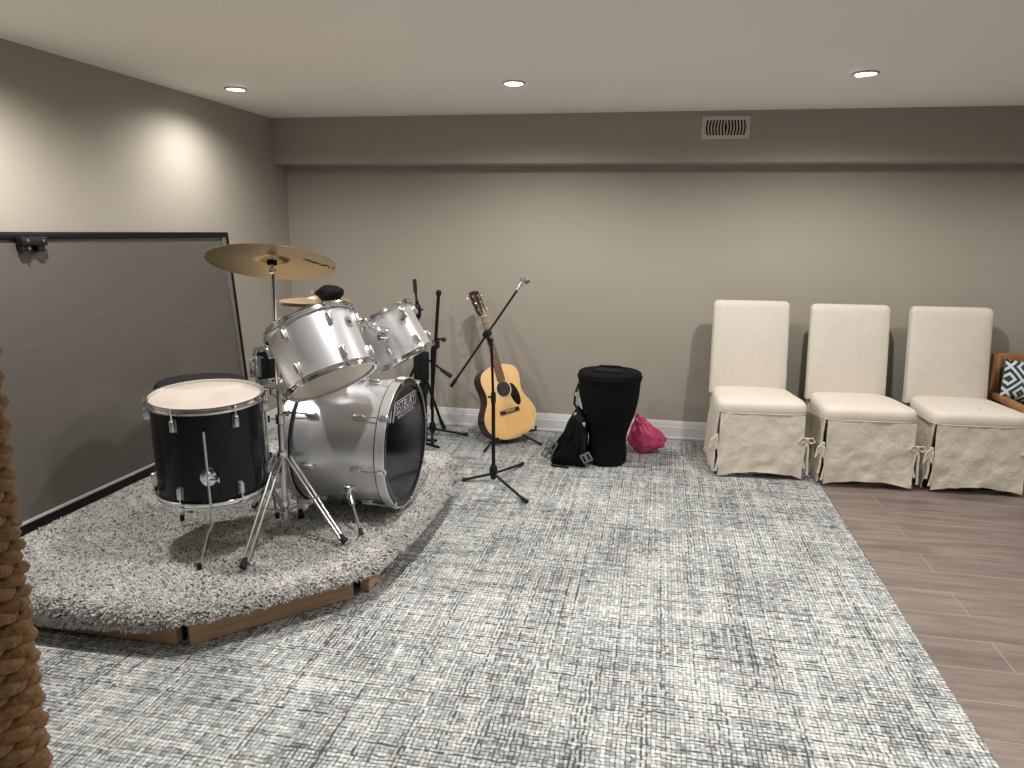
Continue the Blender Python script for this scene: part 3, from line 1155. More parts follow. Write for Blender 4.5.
tripod(cs, (CX, CY, 0), .50, .275, [(-1.437, 2.285, ZR), (-1.165, 2.585, ZR), (-1.72, 2.86, ZR)], .006, .013)

cyR = .239
cy = thing('ride_cymbal', 'large bronze ride cymbal tilted on the tall chrome stand', 'cymbal', CC, frame_from(CN))


def cym_profile(Rc, bow, bell_r, bell_h, th=.0012):
    top, bot = [], []
    N_ = 26
    for i in range(N_ + 1):
        r = .006 + (Rc - .006) * i / N_
        if r < bell_r:
            z = bell_h * math.cos(r / bell_r * PI / 2) ** .8 + bow * (1 - (bell_r / Rc) ** 1.7)
        else:
            z = bow * (1 - (r / Rc) ** 1.7)
        top.append((r, z + th))
        bot.append((r, z))
    return top + bot[::-1]


P_ = cym_profile(cyR, .016, .062, .020)
zoff = 0
MB().lathe([(r, z - .012) for r, z in P_], 96, closed=True).build('plate', cym_m, cy)
# worn dark brand script on the underside (illegible)
mk = MB()
cyinv = ROOTM[cy.name].inverted()
tgt = cyinv @ V((-1.291, 2.713, 1.268))
a0 = math.atan2(tgt.y, tgt.x)
random.seed(3)


def under_z(r):
    return .016 * (1 - (r / cyR) ** 1.7) - .012 - .0004


def script(a_start, r_mid, span, hgt, seed):
    random.seed(seed)
    prev = None
    for i in range(26):
        t = i / 25
        a = a_start + span * t
        r = r_mid + hgt * (random.random() - .5)
        p = V((r * math.cos(a), r * math.sin(a), under_z(r) - .0006))
        if prev is not None and random.random() > .1:
            mk.tube([prev, p], .0011 + .0012 * random.random(), 5)
        prev = p


pA, pB = cyinv @ V((-1.330, 2.650, 1.287)), cyinv @ V((-1.250, 2.757, 1.257))
dAB = (pB - pA).normalized()
perp = V((-dAB.y, dAB.x, 0))
prev = None
for i in range(34):
    p = pA.lerp(pB, i / 33) + perp * random.uniform(-.010, .010)
    p.z = under_z(math.hypot(p.x, p.y)) - .0006
    if prev is not None and random.random() > .12:
        mk.tube([prev, p], .0010 + .0010 * random.random(), 5)
    prev = p
mk.build('worn_marking', black_plastic, cy)

# ------------------------------------------------------------------ hi-hat behind the toms
HX, HY, HZ = -1.672, 3.45, 1.035
hs = thing('hi_hat_stand', 'chrome hi-hat stand standing behind the larger silver rack tom', 'cymbal stand', (HX, HY, ZR))
m = MB()
m.tube([(HX, HY, ZR + .03), (HX, HY, .82)], .0115, 14)
m.tube([(HX, HY, .80), (HX, HY, HZ - .02)], .0085, 12)
m.build('lower_tube', chrome_r, hs, world=True)
m = MB()
m.tube([(HX, HY, HZ - .03), (HX, HY, HZ + .085)], .0035, 8)
m.build('pull_rod', chrome, hs, world=True)
m = MB()
m.lathe([(0, .020), (.010, .020), (.011, .030), (.008, .034), (.008, .055), (.0, .056)], 16, Matrix.Translation((HX, HY, HZ)))
m.tube([(HX, HY, HZ + .045), (HX + .026, HY - .008, HZ + .050)], .004, 8)
m.box((HX + .030, HY - .01, HZ + .050), (.007, .006, .028), bev=.002)
m.box((HX - .014, HY - .004, HZ + .058), (.020, .006, .010), bev=.002)
m.build('clutch', chrome, hs, world=True)
tripod(hs, (HX, HY, 0), .55, .30, [(HX + .25, HY + .16, ZR), (HX - .27, HY + .12, ZR), (HX + .0, HY - .28, ZR)], .0055, .012)
pb = MB()
pb.box((HX - .17, HY - .03, ZR + .03), (.27, .085, .012), Matrix.Rotation(R(12), 3, 'Y'), bev=.004)
pb.build('foot_pedal', chrome_r, hs, world=True)
for nm, dz, flip, lab in (('hi_hat_cymbal', .012, 1, 'pale bronze hi-hat cymbal, the upper one of the pair behind the rack toms'), ('hi_hat_cymbal', -.004, -1, 'pale bronze hi-hat cymbal, the lower one of the pair behind the rack toms')):
    tilt_ = Matrix.Rotation(R(0), 3, 'Y')
    hc = MB()
    pf = cym_profile(.175, .012, .045, .014)
    if flip < 0:
        pf = [(r, -z) for r, z in pf]
    hc.lathe(pf, 64, closed=True)
    o = hc.build(nm, hat_m)
    o.location = (HX, HY, HZ + dz)
    tag(o, lab, 'cymbal', 'hi-hat cymbals')

# small rounded black pouch lying on the hi-hat
def blob(mb, c, s, sub=3, amp=.1, fr=6., seed=0, M=None, flat=None, power=None):
    bm = bmesh.new()
    bmesh.ops.create_icosphere(bm, subdivisions=sub, radius=1.)
    for q in bm.verts:
        p = q.co.copy()
        if power:
            p = V([math.copysign(abs(x) ** power, x) for x in p])
        d = noise.noise(p * fr * .35 + V((seed, seed * 2.1, 0))) * amp * 1.6 + noise.noise(p * fr + V((seed, 5, 1))) * amp * .6
        p = p * (1 + d)
        p = V((p.x * s[0], p.y * s[1], p.z * s[2]))
        if flat is not None and p.z < flat:
            p.z = flat
        q.co = p
    bm.verts.index_update()
    Mx = Matrix.Translation(c)
    if M is not None:
        Mx = Mx @ M.to_4x4()
    mb.add([q.co.copy() for q in bm.verts], [tuple(x.index for x in f.verts) for f in bm.faces], Mx)
    bm.free()
    return mb


m = MB()
blob(m, (0, 0, .036), (.062, .060, .040), 4, .12, 3, 4, flat=-.034, power=.85)
m.box((-.045, -.012, .034), (.05, .04, .035), Matrix.Rotation(R(20), 3, 'Y'), bev=.012, seg=3)
o = m.build('cloth_pouch', black_cloth)
o.location = (-1.565, 3.40, HZ + .020)
tag(o, 'small rounded black pouch perched on the hi-hat cymbals', 'pouch')

# black snare drum on a stand
sn = drum('snare_drum', 'black snare drum with chrome hoops, mostly hidden behind the larger silver tom', 'drum', (-1.555, 2.99, .715), (-.16, .26, 1), (0, 1, 0), .178, .165, black_gloss, 8, R(12), head_clear, head_bottom)
# strainer lever
m = MB()
ph = local_phi(sn, (-1.76, 2.92, .82))
rad_ = V((math.cos(ph), math.sin(ph), 0))
m.box(rad_ * .178 + V((0, 0, .085)), (.03, .03, .08), Matrix.Rotation(ph, 3, 'Z'), bev=.006)
m.build('strainer', chrome, sn)
ss = thing('snare_stand', 'chrome snare stand cradling the black snare drum', 'drum stand', (-1.575, 2.99, ZR))
m = MB()
m.tube([(-1.575, 2.99, .24), (-1.575, 2.99, .62)], .012, 14)
m.build('tube', chrome_r, ss, world=True)
m = MB()
for a in (30, 150, 270):
    d = V((math.cos(R(a)), math.sin(R(a)), 0))
    m.tube([V((-1.575, 2.99, .62)), V((-1.575, 2.99, .690)) + d * .15, V((-1.575, 2.99, .715)) + d * .192, V((-1.575, 2.99, .735)) + d * .192], .006, 8)
m.build('basket', chrome, ss, world=True)
tripod(ss, (-1.575, 2.99, 0), .42, .26, [(-1.575 + .12, 2.99 - .21, ZR), (-1.575 - .25, 2.99 - .02, ZR), (-1.575 + .05, 2.99 + .25, ZR)], .005, .010)

# drum throne behind the floor tom
TX, TY = -2.03, 3.0
th_ = thing('drum_throne', 'round black padded drum stool behind the black floor tom', 'stool', (TX, TY, ZR))
MB().lathe([(0, .60), (.19, .60), (.203, .612), (.207, .635), (.203, .668), (.19, .684), (.10, .692), (0, .694)], 56, Matrix.Translation((TX, TY, .025))).build('seat', black_cloth2, th_, world=True)
m = MB()
m.tube([(TX, TY, .30), (TX, TY, .63)], .014, 14)
m.build('post', chrome_r, th_, world=True)
tripod(th_, (TX, TY, 0), .46, .30, [(TX + .20, TY + .16, ZR), (TX - .24, TY + .04, ZR), (TX + .05, TY - .24, ZR)], .007, .012)


# ------------------------------------------------------------------ microphone stands
def mic_tripod(t, base, hubz, feet, r=.0075):
    b = V(base)
    m = MB()
    m.lathe([(0, -.045), (.013, -.045), (.019, -.030), (.024, .0), (.022, .018), (.016, .034), (0, .036)], 20, Matrix.Translation((b.x, b.y, hubz)))
    m.build('hub', black_plastic, t, world=True)
    for fpt in feet:
        fpt = V(fpt)
        m = MB()
        s_ = V((b.x, b.y, hubz - .012))
        m.tube([s_, fpt.lerp(s_, .06) + V((0, 0, .004))], r, 10)
        lo = m.build('leg', black_metal, t, world=True)
        m = MB()
        m.tube([fpt.lerp(s_, .14) + V((0, 0, .003)), fpt + V((0, 0, .009))], [r + .003, r + .004], 10)
        m.build('rubber_foot', black_rubber, lo)
        COL.objects[-1].data.transform(ROOTM[t.name].inverted())


zf = zr
mx, my = -.853, 3.893
ms = thing('microphone_stand', 'black boom microphone stand standing alone in front of the guitar', 'microphone stand', (mx, my, zf))
mic_tripod(ms, (mx, my, 0), .075, [(mx - .175, my - .02, zf + .003), (mx + .105, my + .35, zf + .003), (mx + .243, my - .285, zf + .003)])
m = MB()
m.tube([(mx, my, .08), (mx - .004, my, .50)], .0105, 14)
m.build('lower_tube', black_metal, ms, world=True)
m = MB()
m.tube([(mx - .004, my, .48), (mx - .018, my, .82)], .0078, 12)
m.build('upper_tube', black_metal, ms, world=True)
m = MB()
for z_ in (.50,):
    m.lathe([(0, -.03), (.014, -.03), (.015, .0), (.013, .03), (0, .03)], 16, Matrix.Translation((mx - .004, my, z_)))
    m.tube([(mx - .004, my, z_), (mx - .035, my - .005, z_ + .004)], .006, 8)
m.build('height_clutch', black_plastic, ms, world=True)
bA, bB = V((-1.093, 3.875, .553)), V((-.727, 3.905, 1.102))
ck = V((mx - .020, my, .838))
bdv = (bB - bA).normalized()
ckb = bA + bdv * ((ck - bA).dot(bdv))
m = MB()
m.tube([bA, bB], .0062, 12)
m.tube([bA - bdv * .0, bA + bdv * .05], .010, 12)
bo = m.build('boom', black_metal, ms, world=True)
m = MB()
m.box(ckb, (.036, .038, .048), frame_from(bdv), bev=.008)
m.lathe([(0, -.02), (.019, -.02), (.021, .0), (.019, .02), (0, .02)], 18, Matrix.Translation(ckb + V((0, -.012, 0))) @ Matrix.Rotation(PI / 2, 4, 'X'))
m.tube([ckb, V((mx - .018, my, .79))], .011, 12)
m.tube([ckb + V((.0, -.02, -.01)), ckb + V((.04, -.03, -.028))], .006, 8)
m.build('boom_clutch', black_plastic, ms, world=True)
m = MB()
m.tube([bB - bdv * .012, bB + bdv * .010], .0085, 12)
m.tube([bB + bdv * .008, bB + bdv * .028 + V((.004, 0, .004))], .011, 12)
m.box(bB + bdv * .038 + V((.008, 0, .010)), (.032, .022, .014), frame_from(V((1, 0, .3))), bev=.004)
m.box(bB + bdv * .052 + V((-.006, 0, .004)), (.008, .024, .026), frame_from(bdv), bev=.002)
m.box(bB + bdv * .045 + V((.020, 0, -.004)), (.008, .024, .030), frame_from(bdv), bev=.002)
m.build('microphone_clip', chrome_r, ms, world=True)

# folded stand with round top knob
ax_, ay_ = -1.475, 4.755
sa = thing('microphone_stand', 'black microphone stand with boom folded upright, in front of the baseboard behind the bass drum', 'microphone stand', (ax_, ay_, zf))
mic_tripod(sa, (ax_, ay_, 0), .07, [(-1.232, 4.80, zf + .003), (-1.40, 4.50, zf + .003), (-1.72, 4.86, zf + .003)], .009)
m = MB()
m.tube([(ax_, ay_, .07), (ax_ + .012, ay_ - .03, .62)], .011, 14)
m.build('lower_tube', black_metal, sa, world=True)
m = MB()
m.tube([(-1.452, 4.66, .22), (-1.388, 4.63, .985)], .011, 14)
m.lathe([(0, -.018), (.012, -.018), (.018, -.008), (.018, .010), (.010, .020), (0, .022)], 18, Matrix.Translation((-1.387, 4.63, 1.0)))
m.build('boom', black_metal, sa, world=True)
m = MB()
m.box((-1.42, 4.66, .66), (.045, .07, .06), bev=.012)
m.tube([(-1.41, 4.65, .70), (-1.355, 4.62, .70)], .007, 8)
m.lathe([(0, -.012), (.013, -.012), (.015, 0), (.013, .012), (0, .012)], 14, Matrix.Translation((-1.352, 4.62, .70)) @ Matrix.Rotation(PI / 2, 4, 'Y'))
m.build('boom_clutch', black_plastic, sa, world=True)

# second folded stand, nearer the corner, with a sloping handle
qx, qy = -1.60, 4.80
sb = thing('microphone_stand', 'black microphone stand half hidden behind the smaller rack tom, with a sloping grip', 'microphone stand', (qx, qy, zf))
m = MB()
m.tube([(qx + .02, qy, .33), (qx + .01, qy, .93)], .012, 14)
m.build('lower_tube', black_metal, sb, world=True)
m = MB()
m.tube([(qx + .01, qy, .90), (qx - .005, qy, 1.06)], [.008, .008], 12)
m.tube([(qx, qy, .985), (qx - .006, qy, 1.075)], .013, 14)
m.build('grip', black_rubber, sb, world=True)
m = MB()
m.lathe([(0, -.05), (.020, -.05), (.026, -.02), (.024, .03), (.014, .05), (0, .05)], 18, Matrix.Translation((qx + .012, qy, .86)))
m.tube([(qx + .012, qy, .86), (qx + .055, qy - .01, .875)], .006, 8)
m.build('boom_clutch', black_plastic, sb, world=True)
m = MB()
m.tube([(qx + .02, qy - .04, .585), (-1.325, 4.70, .445)], .0072, 10)
b_ = m.build('boom', black_metal, sb, world=True)
m = MB()
m.tube([(-1.40, 4.722, .480), (-1.325, 4.70, .443)], [.011, .015], 12)
m.build('counterweight', black_rubber, b_)
COL.objects[-1].data.transform(ROOTM[sb.name].inverted())
for fpt, st in (((-1.425, 4.875, zf + .003), (qx + .03, qy, .50)), ((-1.85, 4.88, zf + .003), (qx, qy, .50)), ((-1.60, 4.52, zf + .003), (qx + .01, qy, .50))):
    m = MB()
    m.tube([st, fpt], .010, 10)
    lo = m.build('leg', black_metal, sb, world=True)
    m = MB()
    f_, s_ = V(fpt), V(st)
    m.tube([f_.lerp(s_, .17), f_ + V((0, 0, .012))], [.013, .017], 12)
    m.build('rubber_foot', black_rubber, lo)
    COL.objects[-1].data.transform(ROOTM[sb.name].inverted())

# bundle: folded black music stand standing behind the bass drum
fx_, fy_ = -1.50, 4.60
fs_ = thing('folded_music_stand', 'folded black music stand standing upright between the bass drum and the baseboard', 'music stand', (fx_, fy_, zf))
m = MB()
for dx, dy in ((-.030, 0), (.0, .02), (.030, -.005), (.012, -.02)):
    m.tube([(fx_ + dx, fy_ + dy, .03), (fx_ + dx * .9, fy_ + dy, .60)], .0095, 10)
m.build('frame', black_metal, fs_, world=True)
m = MB()
m.box((fx_, fy_, .52), (.10, .05, .20), bev=.015)
m.box((fx_ + .002, fy_ - .005, .36), (.085, .04, .05), bev=.010)
m.build('folded_tray', black_cloth2, fs_, world=True)
m = MB()
m.tube([(fx_ - .10, fy_, zf + .008), (fx_ + .10, fy_ + .01, zf + .008)], .008, 10)
m.tube([(fx_, fy_, .012), (fx_, fy_, .06)], .011, 10)
m.tube([(fx_ - .03, fy_ - .02, zf + .008), (fx_ + .16, fy_ - .14, zf + .008)], .008, 10)
m.build('base', black_metal, fs_, world=True)

# ------------------------------------------------------------------ acoustic guitar
GO = V((-.872, 4.70, .050))
GU = V((-.315, .14, .95)).normalized()
az = R(-45)
nh = V((math.cos(az), math.sin(az), 0))
GN = (nh - GU * nh.dot(GU)).normalized()
GX = GU.cross(GN)          # to the viewer's right of the face
if GX.x < 0:
    GX = -GX
Gm = Matrix((GX, GU, GN)).transposed()
if Gm.determinant() < 0:
    raise Exception('frame')
gt = thing('acoustic_guitar', 'natural wood acoustic guitar with black pickguard leaning on a stand', 'guitar', GO, Gm)


def body_outline(sc=1., n=44):
    # half width as a function of height along the body (0..0.50)
    key = [(0.0, 0.0), (.004, .055), (.016, .104), (.04, .150), (.08, .184), (.125, .200), (.17, .198), (.215, .178), (.255, .152), (.29, .1385), (.32, .1355), (.35, .139), (.385, .146), (.42, .1475),
           (.45, .138), (.475, .112), (.492, .070), (.499, .03), (.50, .0)]
    import bisect
    out = []
    M_ = []
    for i, (h_, w_) in enumerate(key):
        M_.append((w_, h_))
    # Catmull-Rom through the points
    pts_ = []
    for i in range(len(M_) - 1):
        p0 = M_[max(i - 1, 0)]
        p1, p2 = M_[i], M_[i + 1]
        p3 = M_[min(i + 2, len(M_) - 1)]
        for s_ in range(4):
            t = s_ / 4
            q = []
            for c_ in (0, 1):
                q.append(.5 * (2 * p1[c_] + (p2[c_] - p0[c_]) * t + (2 * p0[c_] - 5 * p1[c_] + 4 * p2[c_] - p3[c_]) * t * t + (3 * p1[c_] - p0[c_] - 3 * p2[c_] + p3[c_]) * t ** 3))
            pts_.append((max(q[0], 0), q[1]))
    pts_.append(M_[-1])
    right_ = pts_
    left_ = [(-x, y) for x, y in reversed(pts_[1:-1])]
    return [(x * sc, .25 + (y - .25) * sc) for x, y in right_ + left_]


ol = body_outline()
n_o = len(ol)
ring0 = [V((x, y, -.105)) for x, y in ol]
ring1 = [V((x, y, -.003)) for x, y in ol]
side = MB()
side.add(ring0 + ring1, [(i, (i + 1) % n_o, n_o + (i + 1) % n_o, n_o + i) for i in range(n_o)] + [tuple(reversed(range(n_o)))])
side.build('body_sides', guitar_side, gt, angle=50)
bi = MB()
for zz in (-.003, ):
    bi.tube([V((x, y, zz)) for x, y in ol], .0028, 6, closed=True)
bi.build('binding', ivory, gt)
ol2 = body_outline(.993)
MB().prism(ol2, -.004, .0, None).build('soundboard', spruce, gt, smooth=False)
HC = (0, .335)
MB().lathe([(0, .0004), (.052, .0004), (.052, .0008), (0, .0009)], 40, Matrix.Translation((HC[0], HC[1], 0))).build('soundhole', soundhole_m, gt)
MB().lathe([(.052, .0), (.052, .0014), (.062, .0014), (.062, .0)], 40, Matrix.Translation((HC[0], HC[1], 0)), closed=True).build('rosette', ivory, gt)
# pickguard: teardrop on the right of the hole
pg = []
for i in range(40):
    a = 2 * PI * i / 40
    r_ = .046 + .010 * math.cos(a * 2)
    x = .074 + .034 * math.cos(a) + .012 * math.sin(a) * -1
    y = .285 + .078 * math.sin(a)
    d = math.hypot(x - HC[0], y - HC[1])
    if d < .060:
        x = HC[0] + (x - HC[0]) / d * .060
        y = HC[1] + (y - HC[1]) / d * .060
    pg.append((x, y))
MB().prism(pg, .0003, .0016).build('pickguard', pickguard_m, gt)
m = MB()
m.box((0, .185, .005), (.150, .026, .010), bev=.003)
brg = m.build('bridge', guitar_dark, gt)
MB().box((0, .189, .0115), (.075, .004, .004)).build('saddle', ivory, brg)
m = MB()
for i in range(6):
    m.lathe([(0, .010), (.0035, .010), (.0035, .013), (0, .0145)], 8, Matrix.Translation((-.030 + .012 * i, .179, 0)))
m.build('bridge_pins', ivory, brg)
# neck
m = MB()
P1 = []
for y_, w_, d_ in ((.42, .029, .030), (.50, .028, .028), (.52, .027, .020), (.80, .0225, .018), (.838, .0215, .018)):
    row = []
    for j in range(9):
        a = PI * j / 8
        row.append(V((w_ * math.cos(a), y_, .004 - d_ * math.sin(a))))
    row.append(V((w_, y_, .004)))
    P1.append(row)
m.grid(P1)
m.build('neck', guitar_side, gt)
m = MB()
P1 = [(-.0285, .392), (.0285, .392), (.0215, .838), (-.0215, .838)]
m.prism(P1, .0, .009)
fb = m.build('fretboard', simple('rosewood', (.16, .075, .045), .4, var=.2, nscale=60), gt, smooth=False)
m = MB()
for i in range(1, 21):
    y_ = .838 - .648 * (1 - 2 ** (-i / 12))
    w_ = .0285 + (.0215 - .0285) * (y_ - .392) / (.838 - .392)
    m.tube([(-w_, y_, .0095), (w_, y_, .0095)], .0009, 5)
m.build('frets', string_m, fb)
m = MB()
for i in (3, 5, 7, 9, 12, 15):
    y_ = .838 - .648 * (1 - 2 ** (-(i - .5) / 12))
    m.lathe([(0, .009), (.003, .009), (.003, .0094), (0, .0096)], 8, Matrix.Translation((0, y_, 0)))
m.build('inlays', ivory, fb)
MB().box((0, .840, .008), (.044, .005, .010)).build('nut', ivory, gt)
Mh = Matrix.Translation((0, .843, .004)) @ Matrix.Rotation(R(-13), 4, 'X')
m = MB()
hd = [(-.021, 0), (.021, 0), (.034, .035), (.037, .10), (.036, .178), (.012, .186), (-.012, .186), (-.036, .178), (-.037, .10), (-.034, .035)]
m.prism(hd, -.014, .0, Mh)
hso = m.build('headstock', guitar_dark, gt, smooth=False)
for sd in (-1, 1):
    for i in range(3):
        m = MB()
        y_ = .048 + .050 * i
        m.lathe([(0, 0), (.0075, 0), (.0075, .003), (.0035, .004), (.0035, .016), (.0, .017)], 14, Mh @ Matrix.Translation((sd * .020, y_, 0)))
        m.tube([Mh @ V((sd * .020, y_, -.010)), Mh @ V((sd * .050, y_, -.010))], .0028, 8)
        m.box(Mh @ V((sd * .055, y_, -.010)), (.012, .016, .008), Mh.to_3x3(), bev=.003)
        m.build('tuner', chrome, hso)
m = MB()
for i in range(6):
    x0_ = -.027 + .0108 * i
    x1_ = -.0165 + .0066 * i
    ty = .048 + .050 * (i if i < 3 else 5 - i)
    end = Mh @ V((-.020 if i < 3 else .020, ty, .008))
    m.tube([(x0_, .187, .013), (x1_, .840, .0135), end], .0006, 4)
m.build('strings', string_m, gt)

# guitar stand
gs = thing('guitar_stand', 'low black folding stand holding up the acoustic guitar', 'guitar stand', (-.93, 4.78, zf))
m = MB()
Gw = Matrix.Translation(GO) @ Gm.to_4x4()


def gw(x, y, z):
    return Gw @ V((x, y, z))


yk = gw(0, .11, -.135)
for sx__ in (-1, 1):
    a = gw(sx__ * .135, -.004 if sx__ < 0 else -.004, -.125)
    yoke_y = .010
for sx__ in (-1, 1):
    m = MB()
    p0_ = gw(sx__ * .02, -.005, -.140)
    p1_ = gw(sx__ * .125, .0, -.135)
    # arms cradle the lower bout just below its curve
    xb = .150 * sx__
    yb = .034
    p1_ = gw(xb * .98, yb - .022, -.125)
    p2_ = gw(xb * .98, yb - .024, .018)
    p3_ = gw(xb * 1.04, yb + .004, .022)
    m.tube([gw(0, .02, -.150), p1_, p2_, p3_], .0075, 10)
    m.build('support_arm', black_rubber, gs, world=True)
m = MB()
m.tube([gw(0, .34, -.135), gw(0, .02, -.150), (-.975, 4.80, .06)], .009, 10)
m.tube([gw(-.07, .34, -.118), gw(.07, .34, -.118)], .009, 10)
m.build('upright', black_metal, gs, world=True)
for fpt in ((-1.035, 4.44, zf + .008), (-.70, 4.68, zf + .008), (-1.12, 5.00, zf + .008)):
    m = MB()
    m.tube([(-.975, 4.80, .10), fpt], .0075, 10)
    m.build('leg', black_metal, gs, world=True)

# ------------------------------------------------------------------ hand drum in its black bag
dx_, dy_ = -.256, 4.43
dj = thing('djembe_bag', 'tall black goblet-shaped drum bag with round flat lid', 'drum bag', (dx_, dy_, zf))


def djp(r, z, a, wrn=.0):
    w = 1 + wrn * noise.noise(V((math.cos(a) * 2, math.sin(a) * 2, z * 9)))
    return V((dx_ + r * w * math.cos(a), dy_ + r * w * math.sin(a), z))


prf = [(.0, .012), (.108, .012), (.118, .022), (.120, .06), (.116, .12), (.117, .17), (.122, .21), (.136, .26), (.158, .32), (.172, .37), (.181, .43), (.185, .48), (.187, .525), (.187, .532)]
n_a = 56
rows = []
for r_, z_ in prf:
    rows.append([djp(r_, z_, 2 * PI * j / n_a, .05 if z_ < .5 else .0) for j in range(n_a + 1)])
m = MB()
m.grid(rows)
m.build('bag_body', black_cloth, dj, world=True)
m = MB()
m.lathe([(.187, .530), (.193, .534), (.193, .548), (.190, .552), (.190, .572), (.180, .581), (.10, .586), (.0, .588)], 56, Matrix.Translation((dx_, dy_, 0)))
m.tube([V((dx_ + .193 * math.cos(2 * PI * j / 48), dy_ + .193 * math.sin(2 * PI * j / 48), .551)) for j in range(48)], .0035, 6, closed=True)
m.build('lid', black_cloth, dj, world=True)
m = MB()
m.box((dx_ - .005, dy_ - .03, .590), (.17, .11, .010), Matrix.Rotation(R(-12), 3, 'Z'), bev=.004)
m.build('lid_pocket', black_cloth2, dj, world=True)
m = MB()
m.tube([(dx_ - .09, dy_ + .05, .588), (dx_ - .06, dy_ + .06, .599), (dx_ + .05, dy_ + .06, .599), (dx_ + .09, dy_ + .05, .588)], .007, 8)
m.build('lid_handle', black_cloth2, dj, world=True)
# straps hanging at the side with light cords
m = MB()
sx0 = dx_ - .188


def strap(mb, pts_, w_=.022, t_=.004, nrm=(0, -1, 0)):
    for a, b in zip(pts_[:-1], pts_[1:]):
        a, b = V(a), V(b)
        F = frame_from(b - a, nrm)
        mb.box((a + b) / 2, (w_, t_, (b - a).length + .004), F)


strap(m, [(sx0 + .005, dy_ - .03, .50), (sx0 - .012, dy_ - .05, .44), (sx0 - .015, dy_ - .06, .38), (sx0 + .02, dy_ - .08, .33), (sx0 + .06, dy_ - .10, .27)], .014)
strap(m, [(sx0 + .008, dy_ - .05, .49), (sx0 + .028, dy_ - .075, .41), (sx0 + .055, dy_ - .10, .34)], .012)
m.build('strap', black_cloth2, dj, world=True)
m = MB()
m.tube([(sx0 - .004, dy_ - .062, .45), (sx0 - .008, dy_ - .066, .43)], .006, 8)
m.build('strap_clip', snare_tape, dj, world=True)
MB().tube([(sx0 + .018, dy_ - .082, .42), (sx0 + .035, dy_ - .10, .36)], .0035, 8).build('cord', snare_tape, dj, world=True)
MB().box((sx0 - .0, dy_ - .085, .315), (.024, .010, .030), bev=.004).build('strap_clip', snare_tape, dj, world=True)
MB().box((sx0 + .048, dy_ - .108, .265), (.024, .010, .026), bev=.004).build('strap_clip', snare_tape, dj, world=True)

# slumped black backpack beside it
bg = thing('backpack', 'slumped black backpack with buckled straps lying against the tall drum bag', 'bag', (-.46, 4.47, zf))
m = MB()
PB = []
secs = [(-.590, .060, .055, -.04), (-.570, .085, .090, -.04), (-.535, .10, .15, -.04), (-.50, .11, .235, -.04), (-.465, .11, .315, -.04), (-.435, .105, .345, -.05), (-.405, .10, .31, -.06), (-.375, .09, .24, -.07)]
for x_, hw, hh_, yo in secs:
    row = []
    for j in range(17):
        a = PI * j / 16
        wv_ = 1 + .12 * noise.noise(V((x_ * 22, j * .6, 1.3)))
        row.append(V((x_, 4.44 + yo - math.cos(a) * hw * wv_, .012 + (math.sin(a) ** .75) * hh_ * wv_)))
    PB.append(row)
m.grid(PB)
m.add([q for q in PB[0]], [tuple(range(17))])
m.add([q for q in PB[-1]], [tuple(range(17))])
m.build('bag_body', black_cloth2, bg, world=True)
m = MB()
strap(m, [(-.45, 4.300, .30), (-.485, 4.275, .22), (-.54, 4.275, .14), (-.585, 4.290, .08)], .045, .010)
strap(m, [(-.42, 4.285, .28), (-.43, 4.27, .16), (-.45, 4.27, .06)], .040, .010)
strap(m, [(-.57, 4.30, .035), (-.48, 4.265, .040), (-.40, 4.262, .055), (-.33, 4.29, .05)], .030, .008)
m.build('strap', black_cloth, bg, world=True)
for (px_, py_, pz_, an) in ((-.578, 4.262, .140, 25), (-.603, 4.268, .085, 25), (-.365, 4.250, .080, -30)):
    m = MB()
    Fb = Matrix.Rotation(R(an), 3, 'Y')
    w_, h_ = .052, .048
    for cxx, czz, sxx, szz in ((0, h_ / 2, w_, .010), (0, -h_ / 2, w_, .010), (-w_ / 2, 0, .010, h_ + .01), (w_ / 2, 0, .010, h_ + .01), (0, 0, .018, h_)):
        m.box(V((px_, py_, pz_)) + Fb @ V((cxx, 0, czz)), (sxx, .010, szz), Fb, bev=.002)
    m.build('buckle', grey_plastic, bg, world=True)
m = MB()
rp = [(-.575, 4.30), (-.575, 4.255), (-.47, 4.245), (-.465, 4.29)]
m.tube([V((x, y, .016)) for x, y in rp] + [V((-.50, 4.305, .018))], .005, 8)
m.tube([V((-.575, 4.30, .016)), V((-.52, 4.295, .02)), V((-.50, 4.305, .02))], .005, 8)
m.build('handle_loop', black_cloth2, bg, world=True)

# pink plastic bag
m = MB()
bm = bmesh.new()
bmesh.ops.create_icosphere(bm, subdivisions=4, radius=1.)
for q in bm.verts:
    p = q.co.copy()
    d1 = noise.voronoi(p * 1.9 + V((3.1, 0, 0)))[0]
    cr_ = (d1[1] - d1[0])
    rad0 = 1 + .28 * (cr_ - .3) + .12 * noise.noise(p * 2.3)
    p = p * rad0
    z_ = p.z
    x_, y_ = p.x * .115, p.y * .080
    zz = .085 + z_ * .085
    if z_ > .2:   # gathered neck toward the upper left
        tt = (z_ - .2) / .8
        x_ = x_ * (1 - .55 * tt) - .05 * tt
        zz += .075 * tt
    if p.x > .55:
        x_ += .035 * (p.x - .55)
    q.co = V((x_, y_, max(.0, zz)))
bm.verts.index_update()
m.add([q.co.copy() for q in bm.verts], [tuple(x.index for x in f.verts) for f in bm.faces])
bm.free()
o = m.build('plastic_bag', pink_m, angle=28)
o.location = (-.028, 4.70, zf)
tag(o, 'crumpled pink plastic bag tucked behind the black drum bag', 'bag')


